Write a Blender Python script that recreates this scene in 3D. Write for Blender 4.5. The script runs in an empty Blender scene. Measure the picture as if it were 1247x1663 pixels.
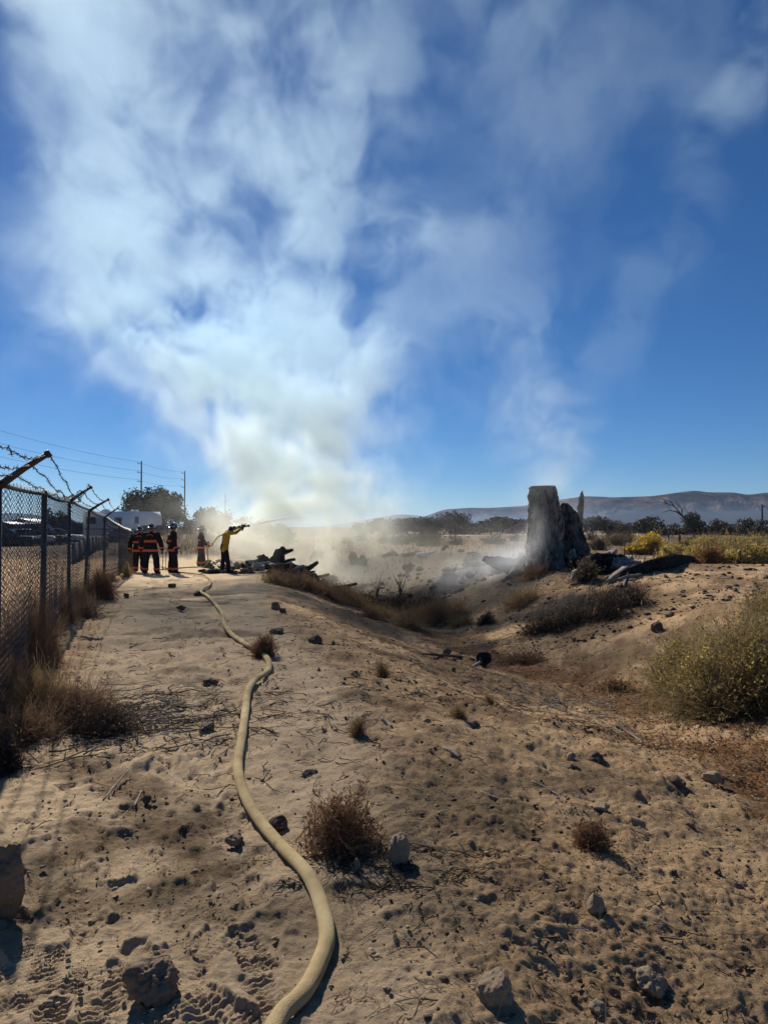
import bpy, bmesh, math, random
import numpy as np
from mathutils import Vector, Matrix, Euler
sc = bpy.context.scene
C = sc.collection
PI = math.pi

# ------------------------------------------------------------------ camera, sky, sun, exposure
PITCH = math.radians(1.2); FPX = 1153.0; CX, CY = 623.5, 831.5; EYE = 1.6
cam = bpy.data.cameras.new('camera'); camo = bpy.data.objects.new('camera', cam); C.objects.link(camo)
cam.sensor_fit = 'VERTICAL'; cam.sensor_height = 36.0; cam.lens = 36.0 * FPX / 1663.0
cam.clip_start = 0.05; cam.clip_end = 30000
camo.location = (0, 0, EYE); camo.rotation_euler = (PI / 2 + PITCH, 0, 0)
sc.camera = camo

SUN_AZ, SUN_EL = math.radians(25.1), math.radians(34.1)
W = bpy.data.worlds.new("World"); sc.world = W; W.use_nodes = True
wn = W.node_tree; bg = wn.nodes['Background']
sky = wn.nodes.new('ShaderNodeTexSky'); sky.sky_type = 'NISHITA'; sky.sun_disc = False
sky.sun_elevation = SUN_EL; sky.sun_rotation = -SUN_AZ
sky.altitude = 2000; sky.air_density = 1.0; sky.dust_density = 0.2; sky.ozone_density = 9.0
hs = wn.nodes.new('ShaderNodeHueSaturation'); hs.inputs['Saturation'].default_value = 1.09
wn.links.new(sky.outputs[0], hs.inputs['Color']); wn.links.new(hs.outputs[0], bg.inputs[0]); bg.inputs[1].default_value = 0.05
sl = bpy.data.lights.new('sun', 'SUN'); sl.energy = 5.0; sl.angle = math.radians(0.5); sl.color = (1.0, 0.93, 0.82)
so = bpy.data.objects.new('sun', sl); C.objects.link(so); so.location = (-20, 40, 40)
SUN = Vector((-math.sin(SUN_AZ) * math.cos(SUN_EL), math.cos(SUN_AZ) * math.cos(SUN_EL), math.sin(SUN_EL)))
so.rotation_euler = SUN.to_track_quat('Z', 'Y').to_euler()
sc.view_settings.view_transform = 'Standard'; sc.view_settings.look = 'None'
sc.view_settings.exposure = 0.56; sc.view_settings.gamma = 1.0; sc.view_settings.use_curve_mapping = False
sc.cycles.use_denoising = True
sc.cycles.volume_bounces = 5
sc.cycles.volume_step_rate = 1.5; sc.cycles.max_bounces = 8; sc.cycles.diffuse_bounces = 2; sc.cycles.glossy_bounces = 2
sc.cycles.transparent_max_bounces = 16

# ------------------------------------------------------------------ helpers
rng = np.random.default_rng(7); random.seed(7)
def S(r, g, b):
    f = lambda c: (c / 255 / 12.92) if c / 255 <= .04045 else ((c / 255 + .055) / 1.055) ** 2.4
    return (f(r), f(g), f(b))
def tag(o, label=None, cat=None, group=None, kind=None):
    if label: o['label'] = label
    if cat: o['category'] = cat
    if group: o['group'] = group
    if kind: o['kind'] = kind
    return o
def empty(name, loc, rz=0, label=None, cat=None, group=None):
    o = bpy.data.objects.new(name, None); C.objects.link(o); o.empty_display_size = .2
    o.location = loc; o.rotation_euler = (0, 0, rz)
    return tag(o, label, cat, group)
def mesh_np(name, v, f, mat=None, parent=None, smooth=False, fmat=None, mats=None):
    """v (n,3), f: list of arrays (k,3|4) -> ONE mesh object"""
    me = bpy.data.meshes.new(name)
    v = np.asarray(v, np.float32).reshape(-1, 3)
    fs = [np.asarray(a, np.int32) for a in (f if isinstance(f, list) else [f]) if len(a)]
    me.vertices.add(len(v)); me.vertices.foreach_set('co', v.ravel())
    nl = sum(a.size for a in fs); npoly = sum(len(a) for a in fs)
    me.loops.add(nl); me.polygons.add(npoly)
    me.loops.foreach_set('vertex_index', np.concatenate([a.ravel() for a in fs]))
    tot = np.concatenate([np.full(len(a), a.shape[1], np.int32) for a in fs])
    st = np.concatenate([[0], np.cumsum(tot)[:-1]]).astype(np.int32)
    me.polygons.foreach_set('loop_start', st)
    if smooth: me.polygons.foreach_set('use_smooth', np.ones(npoly, bool))
    for m in (mats or ([mat] if mat else [])): me.materials.append(m)
    if fmat is not None: me.polygons.foreach_set('material_index', np.asarray(fmat, np.int32))
    me.update(calc_edges=True); me.validate()
    o = bpy.data.objects.new(name, me); C.objects.link(o)
    if parent is not None: o.parent = parent
    return o
class MB:
    def __init__(s): s.v = []; s.q = []; s.t = []; s.n = 0
    def add(s, v, q=None, t=None):
        v = np.asarray(v, np.float32).reshape(-1, 3)
        if q is not None and len(q): s.q.append(np.asarray(q, np.int32).reshape(-1, 4) + s.n)
        if t is not None and len(t): s.t.append(np.asarray(t, np.int32).reshape(-1, 3) + s.n)
        s.v.append(v); s.n += len(v); return s
    def box(s, c, size, rot=None, taper=1.0):
        x, y, z = [d / 2 for d in size]
        v = np.array([[-x, -y, -z], [x, -y, -z], [x, y, -z], [-x, y, -z], [-x * taper, -y * taper, z], [x * taper, -y * taper, z], [x * taper, y * taper, z], [-x * taper, y * taper, z]])
        if rot is not None: v = v @ np.array(Euler(rot).to_matrix()).T
        return s.add(v + np.array(c), [[0, 3, 2, 1], [4, 5, 6, 7], [0, 1, 5, 4], [1, 2, 6, 5], [2, 3, 7, 6], [3, 0, 4, 7]])
    def tube(s, pts, rad, n=6, caps=True, squash=1.0, up=(0, 0, 1), wob=0, seed=0):
        p = np.asarray(pts, float); k = len(p); r = np.broadcast_to(np.asarray(rad, float), (k,))
        tg = np.gradient(p, axis=0) if k > 2 else np.repeat((p[-1:] - p[:1]), k, 0)
        tg /= np.linalg.norm(tg, axis=1, keepdims=True) + 1e-9
        upv = np.array(up, float)
        if abs(tg.mean(0) @ upv) > .9 * np.linalg.norm(tg.mean(0)): upv = np.array([1., .13, 0])
        a = np.cross(tg, upv); a /= np.linalg.norm(a, axis=1, keepdims=True) + 1e-9
        b = np.cross(a, tg)
        th = np.arange(n) * 2 * PI / n
        rr = r[:, None] * np.ones((1, n))
        if wob:
            g = np.random.default_rng(seed); ridge = g.normal(0, wob, (1, n)); rr = rr * (1 + ridge + g.normal(0, wob * .6, (k, n)))
        v = p[:, None] + rr[..., None] * (np.cos(th)[None, :, None] * a[:, None] + squash * np.sin(th)[None, :, None] * b[:, None])
        i = np.arange(k - 1)[:, None] * n; j = np.arange(n)[None]; j2 = (j + 1) % n
        q = np.stack([i + n + j, i + n + j2, i + j2, i + j], -1).reshape(-1, 4)
        v = v.reshape(-1, 3); t = None
        if caps:
            v = np.concatenate([v, p[:1], p[-1:]]); c0, c1 = k * n, k * n + 1
            t = [[c0, jj, (jj + 1) % n] for jj in range(n)] + [[c1, (k - 1) * n + (jj + 1) % n, (k - 1) * n + jj] for jj in range(n)]
        return s.add(v, q, t)
    def sphere(s, c, r, nu=10, nv=7):
        r = np.broadcast_to(np.asarray(r, float), (3,))
        v = [[0, 0, 1]]
        for i in range(1, nv):
            for j in range(nu): v.append([math.sin(PI * i / nv) * math.cos(2 * PI * j / nu), math.sin(PI * i / nv) * math.sin(2 * PI * j / nu), math.cos(PI * i / nv)])
        v.append([0, 0, -1]); q = []; t = []
        for j in range(nu):
            t.append([0, 1 + j, 1 + (j + 1) % nu]); e = 1 + (nv - 2) * nu
            t.append([len(v) - 1, e + (j + 1) % nu, e + j])
            for i in range(nv - 2): q.append([1 + i * nu + j, 1 + (i + 1) * nu + j, 1 + (i + 1) * nu + (j + 1) % nu, 1 + i * nu + (j + 1) % nu])
        return s.add(np.array(v) * r + np.array(c), q, t)
    def build(s, name, mat, parent=None, smooth=False):
        return mesh_np(name, np.concatenate(s.v), s.q + s.t if not (s.q and s.t) else [np.concatenate(s.q), np.concatenate(s.t)], mat, parent, smooth)
def catmull(P, n):
    P = np.asarray(P, float); Q = np.concatenate([2 * P[:1] - P[1:2], P, 2 * P[-1:] - P[-2:-1]]); out = []
    for i in range(len(P) - 1):
        a, b, c, d = Q[i:i + 4]; t = np.linspace(0, 1, n, endpoint=False)[:, None]
        out.append(.5 * (2 * b + (c - a) * t + (2 * a - 5 * b + 4 * c - d) * t ** 2 + (3 * b - a - 3 * c + d) * t ** 3))
    return np.concatenate(out + [P[-1:]])

# value noise on random lattices
_L2 = rng.random((8, 256, 256)).astype(np.float32)
_L3 = rng.random((64, 64, 64)).astype(np.float32)
def vn2(x, y, s=0):
    L = _L2[s % 8]; x = np.asarray(x, np.float64) + 37.7 * s; y = np.asarray(y, np.float64) + 91.3 * s
    xi = np.floor(x).astype(np.int64); yi = np.floor(y).astype(np.int64); fx = x - xi; fy = y - yi
    fx = fx * fx * (3 - 2 * fx); fy = fy * fy * (3 - 2 * fy); a = xi & 255; b = yi & 255; a1 = (a + 1) & 255; b1 = (b + 1) & 255
    return ((L[a, b] * (1 - fx) + L[a1, b] * fx) * (1 - fy) + (L[a, b1] * (1 - fx) + L[a1, b1] * fx) * fy) * 2 - 1
def fbm2(x, y, f, o=4, s=0, g=.5):
    r = 0; a = 1.
    for k in range(o): r = r + a * vn2(x * f, y * f, s + k); a *= g; f *= 2.03
    return r
def vn3(p):
    i = np.floor(p).astype(np.int32); f = (p - i).astype(np.float32); f = f * f * (3 - 2 * f); i &= 63; j = (i + 1) & 63
    a, b, c = i[:, 0], i[:, 1], i[:, 2]; d, e, g = j[:, 0], j[:, 1], j[:, 2]; L = _L3; fx, fy, fz = f.T
    l0 = (L[a, b, c] * (1 - fx) + L[d, b, c] * fx) * (1 - fy) + (L[a, e, c] * (1 - fx) + L[d, e, c] * fx) * fy
    l1 = (L[a, b, g] * (1 - fx) + L[d, b, g] * fx) * (1 - fy) + (L[a, e, g] * (1 - fx) + L[d, e, g] * fx) * fy
    return (l0 * (1 - fz) + l1 * fz) * 2 - 1

# ------------------------------------------------------------------ materials
def nodes(m): return m.node_tree.nodes, m.node_tree.links
def mat(name, c1, c2=None, rough=.85, scale=6., detail=5, bump=0., bscale=None, spec=.12, metal=0., stretch=(1, 1, 1), contrast=.25, c3=None, transl=0., coord='Object', emit=None):
    m = bpy.data.materials.new(name); m.use_nodes = True; N, L = nodes(m); b = N['Principled BSDF']
    b.inputs['Roughness'].default_value = rough; b.inputs['Specular IOR Level'].default_value = spec; b.inputs['Metallic'].default_value = metal
    if c2 is None: c2 = tuple(c * .6 for c in c1)
    tc = N.new('ShaderNodeTexCoord'); mp = N.new('ShaderNodeMapping'); L.new(tc.outputs[coord], mp.inputs[0]); mp.inputs['Scale'].default_value = stretch
    nz = N.new('ShaderNodeTexNoise'); nz.inputs['Scale'].default_value = scale; nz.inputs['Detail'].default_value = detail; nz.inputs['Roughness'].default_value = .62
    L.new(mp.outputs[0], nz.inputs['Vector'])
    r = N.new('ShaderNodeValToRGB'); L.new(nz.outputs[0], r.inputs[0])
    r.color_ramp.elements[0].position = .5 - contrast; r.color_ramp.elements[1].position = .5 + contrast
    r.color_ramp.elements[0].color = (*c2, 1); r.color_ramp.elements[1].color = (*c1, 1)
    if c3: e = r.color_ramp.elements.new(.5); e.color = (*c3, 1)
    L.new(r.outputs[0], b.inputs['Base Color'])
    if bump:
        n2 = N.new('ShaderNodeTexNoise'); n2.inputs['Scale'].default_value = bscale or scale * 4; n2.inputs['Detail'].default_value = 6
        L.new(mp.outputs[0], n2.inputs['Vector']); bp = N.new('ShaderNodeBump'); bp.inputs['Strength'].default_value = bump; bp.inputs['Distance'].default_value = .02
        L.new(n2.outputs[0], bp.inputs['Height']); L.new(bp.outputs[0], b.inputs['Normal'])
    if transl:
        tr = N.new('ShaderNodeBsdfTranslucent'); L.new(r.outputs[0], tr.inputs[0]); mx = N.new('ShaderNodeMixShader'); mx.inputs[0].default_value = transl
        L.new(b.outputs[0], mx.inputs[1]); L.new(tr.outputs[0], mx.inputs[2]); L.new(mx.outputs[0], N['Material Output'].inputs[0])
    return m

# ------------------------------------------------------------------ terrain
Yk = np.array([-30, 2, 6.3, 8.5, 11.75, 15, 21.6, 27, 31, 38, 52, 70.])
DX = np.array([3.8, 3.6, 3.4, 3.5, 3.3, 2.2, 1.25, .3, -.6, -2., -3, -3.])
DZ = np.array([-.45, -.48, -.6, -.82, -1.0, -1.2, -1.42, -1.5, -1.45, -1.15, -.3, 0])
YL = np.array([-30, 2, 6, 8, 12, 17, 24, 28, 31, 38, 52]); XL = np.array([.5, .2, -.2, -.7, -1.9, -3.0, -4.0, -4.7, -5.8, -8, -10.])
YR = np.array([-30, 2, 9, 16, 20, 24, 28, 31, 38, 52]); XR = np.array([7.5, 7.3, 7.6, 8.4, 7.4, 5.9, 5.0, 4.2, 3.5, 3.]); ZR = np.array([.2, .1, .1, .18, .25, .28, .12, -.1, -.15, 0.])
def smooth(t): t = np.clip(t, 0, 1); return t * t * (3 - 2 * t)
def sm_interp(y, a, b):
    d = .8; return (np.interp(y - d, a, b) + np.interp(y, a, b) + np.interp(y + d, a, b)) / 3
def Hbase(x, y):
    x = np.asarray(x, float); y = np.asarray(y, float)
    xd = sm_interp(y, Yk, DX); zd = sm_interp(y, Yk, DZ); xl = sm_interp(y, YL, XL); xr = sm_interp(y, YR, XR); zr = sm_interp(y, YR, ZR)
    wob = .35 * fbm2(x, y, .35, 3, 2)
    base = np.interp(y, [8, 30, 45, 70], [0, -.15, -.15, 0])
    tl = (x + wob - xl) / np.maximum(xd - xl, .5); tr = (x + wob * .6 - xd) / np.maximum(xr - xd, .5)
    zl = base + (zd - base) * np.clip(.35 * np.clip(tl, 0, 1) + .65 * smooth(tl), 0, 1)
    zz = zd + (zr - zd) * smooth(tr)
    z = np.where(x < xd, zl, zz)
    z = z + 1.25 * np.exp(-(((x + 14.5) / 3.2) ** 2 + ((y - 50) / 6) ** 2)) + .5 * np.exp(-(((x + 10.5) / 1.8) ** 2 + ((y - 46) / 6) ** 2))
    z = z + .14 * np.exp(-(((x - 9.5) / 2.5) ** 2 + ((y - 22.5) / 2.5) ** 2))
    return z
def path_mask(x, y):
    xl = sm_interp(y, YL, XL); fx = np.interp(y, [0, 5.8, 21, 41], [-2.2, -3.15, -8.2, -14.2])
    return smooth((xl + .5 - x) / .8) * smooth((x - fx - .2) / .7)
def H(x, y):
    z = Hbase(x, y); d = np.hypot(x, y)
    amp = np.clip(1 - d / 60, 0.0, 1); far = smooth((d - 40) / 100)
    pm = path_mask(x, y)
    z = z + .05 * fbm2(x, y, .8, 2, 1) * amp + (.010 + .014 * (1 - pm)) * fbm2(x, y, 3.1, 3, 3) * amp
    z = z + (.25 * fbm2(x, y, .03, 3, 5) - .1) * far * (d < 3000)
    z = z + (1 - pm) * np.clip(1 - d / 45, 0, 1) * np.clip((d - 3) / 6, 0, 1) * .075 * (.45 - np.abs(fbm2(x, y, 1.1, 4, 5, .55)))
    mid = np.clip((d - 2) / 5, 0, 1) * np.clip(1 - d / 40, 0, 1)
    z = z + mid * (.017 * fbm2(x, y * .8, 5.5, 3, 6) - .04 * (np.clip(fbm2(x, y, 2.3, 3, 7), .35, 1) - .35))
    return z
# boot prints and pits pressed into the path sand: (x, y, angle, length, width, depth, tread)
prints = []
for k in range(560):
    y = 1.9 + 10.5 * rng.random() ** 1.35
    hx = np.interp(y, [2.0, 2.73, 4.55, 7.85, 11.2], [-.15, -.22, -.92, -1.2, -2.4])
    fx = np.interp(y, [2, 5.8, 9.1], [-1.9, -2.6, -3.8])
    t = rng.beta(2.3, 1.3)
    x = fx + (hx - .1 - fx) * t
    prints.append((x, y, rng.normal(.3, .35), rng.uniform(.26, .31), rng.uniform(.10, .12), rng.uniform(.013, .026), rng.random() < .85))
for k in range(14):
    y = 2.2 + 4.5 * rng.random(); x = rng.uniform(-.1, .75) + (y - 2.2) * -.12
    prints.append((x, y, rng.normal(.2, .5), rng.uniform(.24, .34), rng.uniform(.12, .17), rng.uniform(.008, .016), rng.random() < .3))
def footprints(x, y):
    lo = np.zeros_like(x); hi = np.zeros_like(x)
    for (px, py, a, ln, wd, dp, tr) in prints:
        m = (np.abs(x - px) < .3) & (np.abs(y - py) < .3)
        if not m.any(): continue
        dx = x[m] - px; dy = y[m] - py; u = (dx * math.sin(a) * -1 + dy * math.cos(a)); w = dx * math.cos(a) + dy * math.sin(a)
        wl = wd / 2 * (1 - .18 * np.cos(u / ln * 2 * PI)) * (1 + .12 * np.sign(u))
        q = np.sqrt((u / (ln / 2)) ** 4 + (w / wl) ** 4) ** .5
        ins = smooth((1.15 - q) / .3)
        rim = np.exp(-((q - 1.28) / .2) ** 2) * .32
        heel = .6 + .4 * np.cos(u / ln * 2 * PI)
        tread = (np.clip(np.sin(u * 2 * PI / .026) * 1.3, -1, 1) * .34 + np.clip(np.sin(w * 2 * PI / .05) * 1.4, -1, 1) * .14) if tr else 0.2 * np.sin(u * 9 + w * 7)
        lo[m] = np.minimum(lo[m], -dp * ins * (.75 + .25 * heel + tread * np.clip(.75 + .9 * vn2(x[m] * 14, y[m] * 14, 3), 0, 1.3))); hi[m] = np.maximum(hi[m], dp * rim * (1 - ins))
    return lo + hi * (lo > -.003)
MOUNDS = []
for k in range(70):
    y = 2.0 + 5 * rng.random() ** 1.3; x = rng.uniform(-.2, .9) if rng.random() < .35 else rng.uniform(-1.6, -.2) - (y - 2) * .25
    MOUNDS.append((x, y, rng.uniform(.05, .14), rng.uniform(-.018, .024)))
for k in range(480):
    y = 6 + 19 * rng.random(); fx = np.interp(y, [5.8, 21, 25], [-3.0, -8.0, -9.0]); hx = np.interp(y, [4.55, 7.85, 11.2, 17, 25], [-.9, -1.2, -2.3, -4.2, -5.5]); x = fx + (hx - fx) * rng.beta(1.6, 1.3)
    MOUNDS.append((x, y, rng.uniform(.06, .16), -rng.uniform(.008, .028)))
def detail(x, y):
    d = np.hypot(x, y); a = smooth((24 - d) / 14)
    dz = footprints(x, y)
    for (mx, my, r, h) in MOUNDS:
        m = (np.abs(x - mx) < 3 * r) & (np.abs(y - my) < 3 * r)
        dz[m] += h * np.exp(-(((x[m] - mx) / r) ** 2 + ((y[m] - my) / r / .8) ** 2))
    n = fbm2(x, y, 14., 3, 2); n2 = np.clip(fbm2(x, y, 9., 2, 6), .15, 1) - .15
    return dz + a * ((.0055 + .003 * (1 - path_mask(x, y))) * n + (.008 + .012 * (1 - path_mask(x, y))) * n2 + (.004 + .004 * (1 - path_mask(x, y))) * fbm2(x, y, 38., 2, 4))
# one sheet reaching the horizon; fan-shaped rows, finer where the ground is near
ys = [-40., -20, -10, -5, -2, 0, .8]; y = 1.3
while y < 9000:
    ys.append(y); y += max(.0055, min(1.25 * y * y / (1.6 * 709), .035 * y + .02))
ys = np.array(ys)
sc_ = np.linspace(-1, 1, 430) * .72
outer = np.array([.74, .77, .82, .9, 1.05, 1.3, 1.8, 2.6, 4.]);
ss = np.concatenate([-outer[::-1], sc_, outer])
def roww(y): return np.where(y < 2, 2.0, 0) + np.where(y >= 2, .55 + .725 * y, 0) + np.where(y < 0, -y * .8, 0)
wy = np.maximum(.55 + .725 * np.abs(ys), 1.9)
GX = ss[None, :] * wy[:, None] * 1.0; GY = np.repeat(ys[:, None], len(ss), 1)
gx, gy = GX.ravel(), GY.ravel()
gz = H(gx, gy); near = (np.hypot(gx, gy) < 26) & (gy > 1)
gz[near] += detail(gx[near], gy[near])
r_, c_ = GX.shape
ii = np.arange(r_ - 1)[:, None] * c_ + np.arange(c_ - 1)[None]
gq = np.stack([ii, ii + 1, ii + c_ + 1, ii + c_], -1).reshape(-1, 4)
def ray(px, py):
    x = (px - CX) / FPX; z = (CY - py) / FPX
    return np.array([x, math.cos(PITCH) - z * math.sin(PITCH), z * math.cos(PITCH) + math.sin(PITCH)])
def at(px, py, d):          # the point seen at photo pixel (px, py), d metres ahead
    r = ray(px, py); return np.array([0, 0, EYE]) + r * d / r[1]
def gp(px, py, off=0.0):    # ground point seen at a photo pixel
    r = ray(px, py); t = np.geomspace(1.2, 400, 6000); P = np.array([0, 0, EYE])[None] + r[None] * t[:, None]
    h = H(P[:, 0], P[:, 1]); k = np.argmax(P[:, 2] < h)
    if P[k, 2] >= h[k]: k = len(t) - 1
    return np.array([P[k, 0], P[k, 1], h[k] + off])
def Hs(x, y): return float(H(np.array([x]), np.array([y]))[0])
def gxy(x, y, off=0.): return np.array([x, y, Hs(x, y) + off])

# ground masks: burnt soil, ash, leaf litter, dry straw tint
def blob(x, y, cx, cy, rx, ry): return np.exp(-(((x - cx) / rx) ** 2 + ((y - cy) / ry) ** 2))
nA = fbm2(gx, gy, .55, 4, 4); nB = fbm2(gx, gy, 2.2, 4, 1)
xd_ = sm_interp(gy, Yk, DX)
burn = 1.9 * blob(gx, gy, 2.6, 34, 5.5, 8) + 1.2 * blob(gx, gy, -3, 33, 2.6, 5) + 1.3 * blob(gx, gy, -1.5, 41, 6, 9) + .9 * blob(gx, gy, 5.2, 23.2, 2.6, 2.2) + 1.25 * blob(gx, gy, 4.9, 19.0, 1.9, 1.3) + .7 * blob(gx, gy, 3.2, 17.0, 1.2, .8) + .5 * blob(gx, gy, 2.0, 23.5, 1.6, 3)
burn = smooth((burn + .45 * nA + .2 * nB - .42) / .5)
ash = smooth((1.1 * blob(gx, gy, -3.8, 30.5, 1.6, 1.6) + .5 * blob(gx, gy, 5, 24, 2, 1.) + .5 * nB - .75) / .4)
duff = smooth((.8 * smooth((gx - np.interp(gy, [0, 8, 12, 24], [2, .3, -1.2, -3.6])) / 1.5) * smooth((gy - 5) / 4) * smooth((34 - gy) / 6) + .8 * fbm2(gx, gy, .9, 5, 3) + .3 * nB - .45) / .5)
litter = smooth((np.exp(-((gx - xd_ - .1) / 1.1) ** 2) * smooth((gy - 2) / 2) * smooth((22 - gy) / 5) * 1.05 + .5 * blob(gx, gy, 4.2, 6.0, 1.3, 1.8) + .35 * nA + .3 * nB - .55) / .6)
dry = smooth((fbm2(gx, gy, .25, 4, 0) * .6 + .25 * nB + 1.25 * smooth((gy - 33) / 12) - .2) / .7)
pathv = path_mask(gx, gy)
ground_me = mesh_np('ground', np.stack([gx, gy, gz], -1), gq, None, smooth=True)
tag(ground_me, 'bare sandy ground with boot prints along a path and a shallow ditch', kind='structure')
for nm, val in (('burn', burn), ('ash', ash), ('litter', litter), ('dry', dry), ('path', pathv), ('duff', duff)):
    at_ = ground_me.data.attributes.new(nm, 'FLOAT', 'POINT'); at_.data.foreach_set('value', val.astype(np.float32))
def ground_mat():
    m = bpy.data.materials.new('sandy_soil'); m.use_nodes = True; N, L = nodes(m); b = N['Principled BSDF']
    b.inputs['Roughness'].default_value = .95; b.inputs['Specular IOR Level'].default_value = .03
    tc = N.new('ShaderNodeTexCoord')
    def noise(s, d=6, r=.6):
        n = N.new('ShaderNodeTexNoise'); n.inputs['Scale'].default_value = s; n.inputs['Detail'].default_value = d; n.inputs['Roughness'].default_value = r; L.new(tc.outputs['Object'], n.inputs['Vector']); return n.outputs[0]
    def ramp(s, p0, p1, c0, c1):
        r = N.new('ShaderNodeValToRGB'); L.new(s, r.inputs[0]); r.color_ramp.elements[0].position = p0; r.color_ramp.elements[1].position = p1
        r.color_ramp.elements[0].color = (*c0, 1); r.color_ramp.elements[1].color = (*c1, 1); return r.outputs[0]
    def mix(f, a, c, mode='MIX'):
        x = N.new('ShaderNodeMix'); x.data_type = 'RGBA'; x.blend_type = mode
        if isinstance(f, float): x.inputs[0].default_value = f
        else: L.new(f, x.inputs[0])
        for k, v in ((6, a), (7, c)):
            if isinstance(v, tuple): x.inputs[k].default_value = (*v, 1)
            else: L.new(v, x.inputs[k])
        return x.outputs[2]
    def attr(n): a = N.new('ShaderNodeAttribute'); a.attribute_name = n; return a.outputs['Fac']
    def mul(a, v):
        x = N.new('ShaderNodeMath'); x.operation = 'MULTIPLY'; L.new(a, x.inputs[0])
        if isinstance(v, float): x.inputs[1].default_value = v
        else: L.new(v, x.inputs[1])
        return x.outputs[0]
    sand = ramp(noise(1.9, 10, .72), .30, .68, SOIL[0], SOIL[1])
    pth = ramp(noise(3.1, 10, .75), .28, .7, SOIL[2], SOIL[3])
    col = mix(attr('path'), sand, pth)
    speck = ramp(noise(75., 5, .8), .50, .66, (0, 0, 0), (1, 1, 1))
    notp = N.new('ShaderNodeMath'); notp.operation = 'SUBTRACT'; notp.inputs[0].default_value = 1.0; L.new(attr('path'), notp.inputs[1])
    sp = N.new('ShaderNodeMath'); sp.operation = 'MULTIPLY_ADD'; L.new(notp.outputs[0], sp.inputs[0]); sp.inputs[1].default_value = .3; sp.inputs[2].default_value = .25
    col = mix(mul(speck, sp.outputs[0]), col, (.06, .04, .025))
    pal = ramp(noise(140., 2, .5), .66, .74, (0, 0, 0), (1, 1, 1))
    col = mix(mul(pal, .25), col, (.42, .36, .27))
    col = mix(mul(attr('dry'), .85), col, ramp(noise(8., 6), .3, .7, (.07, .054, .036), (.16, .125, .085)))
    lit = ramp(noise(26., 5, .75), .42, .62, (.045, .024, .014), (.21, .095, .04))
    col = mix(mul(attr('duff'), .6), col, ramp(noise(30., 6, .75), .38, .66, (.04, .026, .017), (.17, .105, .058)))
    col = mix(mul(attr('litter'), .75), col, lit)
    col = mix(mul(attr('burn'), .88), col, ramp(noise(7., 7, .7), .35, .7, (.012, .011, .011), (.085, .075, .066)))
    col = mix(mul(attr('ash'), ramp(noise(5., 6, .7), .48, .6, (0, 0, 0), (1, 1, 1))), col, (.5, .49, .47))
    L.new(col, b.inputs['Base Color'])
    bp = N.new('ShaderNodeBump'); bp.inputs['Strength'].default_value = .9; bp.inputs['Distance'].default_value = .018
    hsum = N.new('ShaderNodeMath'); hsum.operation = 'ADD'; L.new(noise(70., 8, .8), hsum.inputs[0]); L.new(mul(noise(9., 6, .65), 2.2), hsum.inputs[1])
    L.new(hsum.outputs[0], bp.inputs['Height']); L.new(bp.outputs[0], b.inputs['Normal'])
    return m
SOIL = [(.30, .188, .102), (.60, .412, .236), (.46, .335, .212), (.62, .465, .302)]
ground_me.data.materials.append(ground_mat())
# ------------------------------------------------------------------ hills
def hills(name, pts, d, depth, mat_, nz, label, floor=-30):
    px = np.array([p[0] for p in pts], float); py = np.array([p[1] for p in pts], float)
    u = np.linspace(px[0], px[-1], 560); sil = np.interp(u, px, py)
    k = np.ones(9) / 9; sil = np.convolve(np.pad(sil, 4, 'edge'), k, 'valid')
    t = np.linspace(0, 1, 46); X = np.zeros((len(t), len(u))); Y = X.copy(); Z = X.copy()
    for i, tt in enumerate(t):
        dd = d + depth * tt
        r = (u - CX) / FPX
        X[i] = r * dd; Y[i] = dd
        top = EYE + (855 - sil) / FPX * (d + depth * .7)
        prof = smooth(min(tt / .7, 1)) if tt <= .7 else 1 - .8 * smooth((tt - .7) / .3)
        wx = X[i] + 260 * fbm2(X[i], Y[i], 1 / 900, 2, 2); wy_ = Y[i] + 260 * fbm2(X[i], Y[i], 1 / 900, 2, 4)
        rid = 1 - np.abs(fbm2(wx, wy_ * .6, 1 / 330, 6, 3, .6)) / .9; spur = np.abs(fbm2(wx, wy_ * .3, 1 / 120, 4, 1, .55))
        Z[i] = top * prof * (1 - nz * (1 - prof) * (1.35 - rid) - nz * .9 * (1 - prof) * prof * spur * 1.6) - (1 - prof) * 6
    v = np.stack([X, Y, Z], -1).reshape(-1, 3); n = len(u)
    i = np.arange(len(t) - 1)[:, None] * n + np.arange(n - 1)[None]
    o = mesh_np(name, v, np.stack([i, i + 1, i + n + 1, i + n], -1).reshape(-1, 4), mat_, smooth=True)
    return tag(o, label, kind='structure')
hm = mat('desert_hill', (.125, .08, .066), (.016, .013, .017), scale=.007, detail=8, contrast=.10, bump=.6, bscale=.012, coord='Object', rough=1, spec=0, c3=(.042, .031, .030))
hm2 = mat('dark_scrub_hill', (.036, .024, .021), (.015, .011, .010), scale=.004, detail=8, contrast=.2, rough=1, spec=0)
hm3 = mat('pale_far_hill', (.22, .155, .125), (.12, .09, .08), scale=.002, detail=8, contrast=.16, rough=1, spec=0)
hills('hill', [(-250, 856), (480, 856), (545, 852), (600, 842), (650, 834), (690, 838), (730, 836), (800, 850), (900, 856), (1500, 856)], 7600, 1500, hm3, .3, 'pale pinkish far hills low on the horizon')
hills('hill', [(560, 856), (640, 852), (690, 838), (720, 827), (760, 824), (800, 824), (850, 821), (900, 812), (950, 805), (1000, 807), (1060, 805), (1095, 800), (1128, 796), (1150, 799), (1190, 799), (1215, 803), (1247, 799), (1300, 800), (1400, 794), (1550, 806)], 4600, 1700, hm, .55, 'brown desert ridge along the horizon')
hills('hill', [(880, 857), (960, 845), (1000, 836), (1055, 827), (1110, 829), (1170, 831), (1247, 826), (1400, 822), (1550, 830)], 2300, 900, hm2, .4, 'dark scrubby foothills below the ridge')
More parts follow.
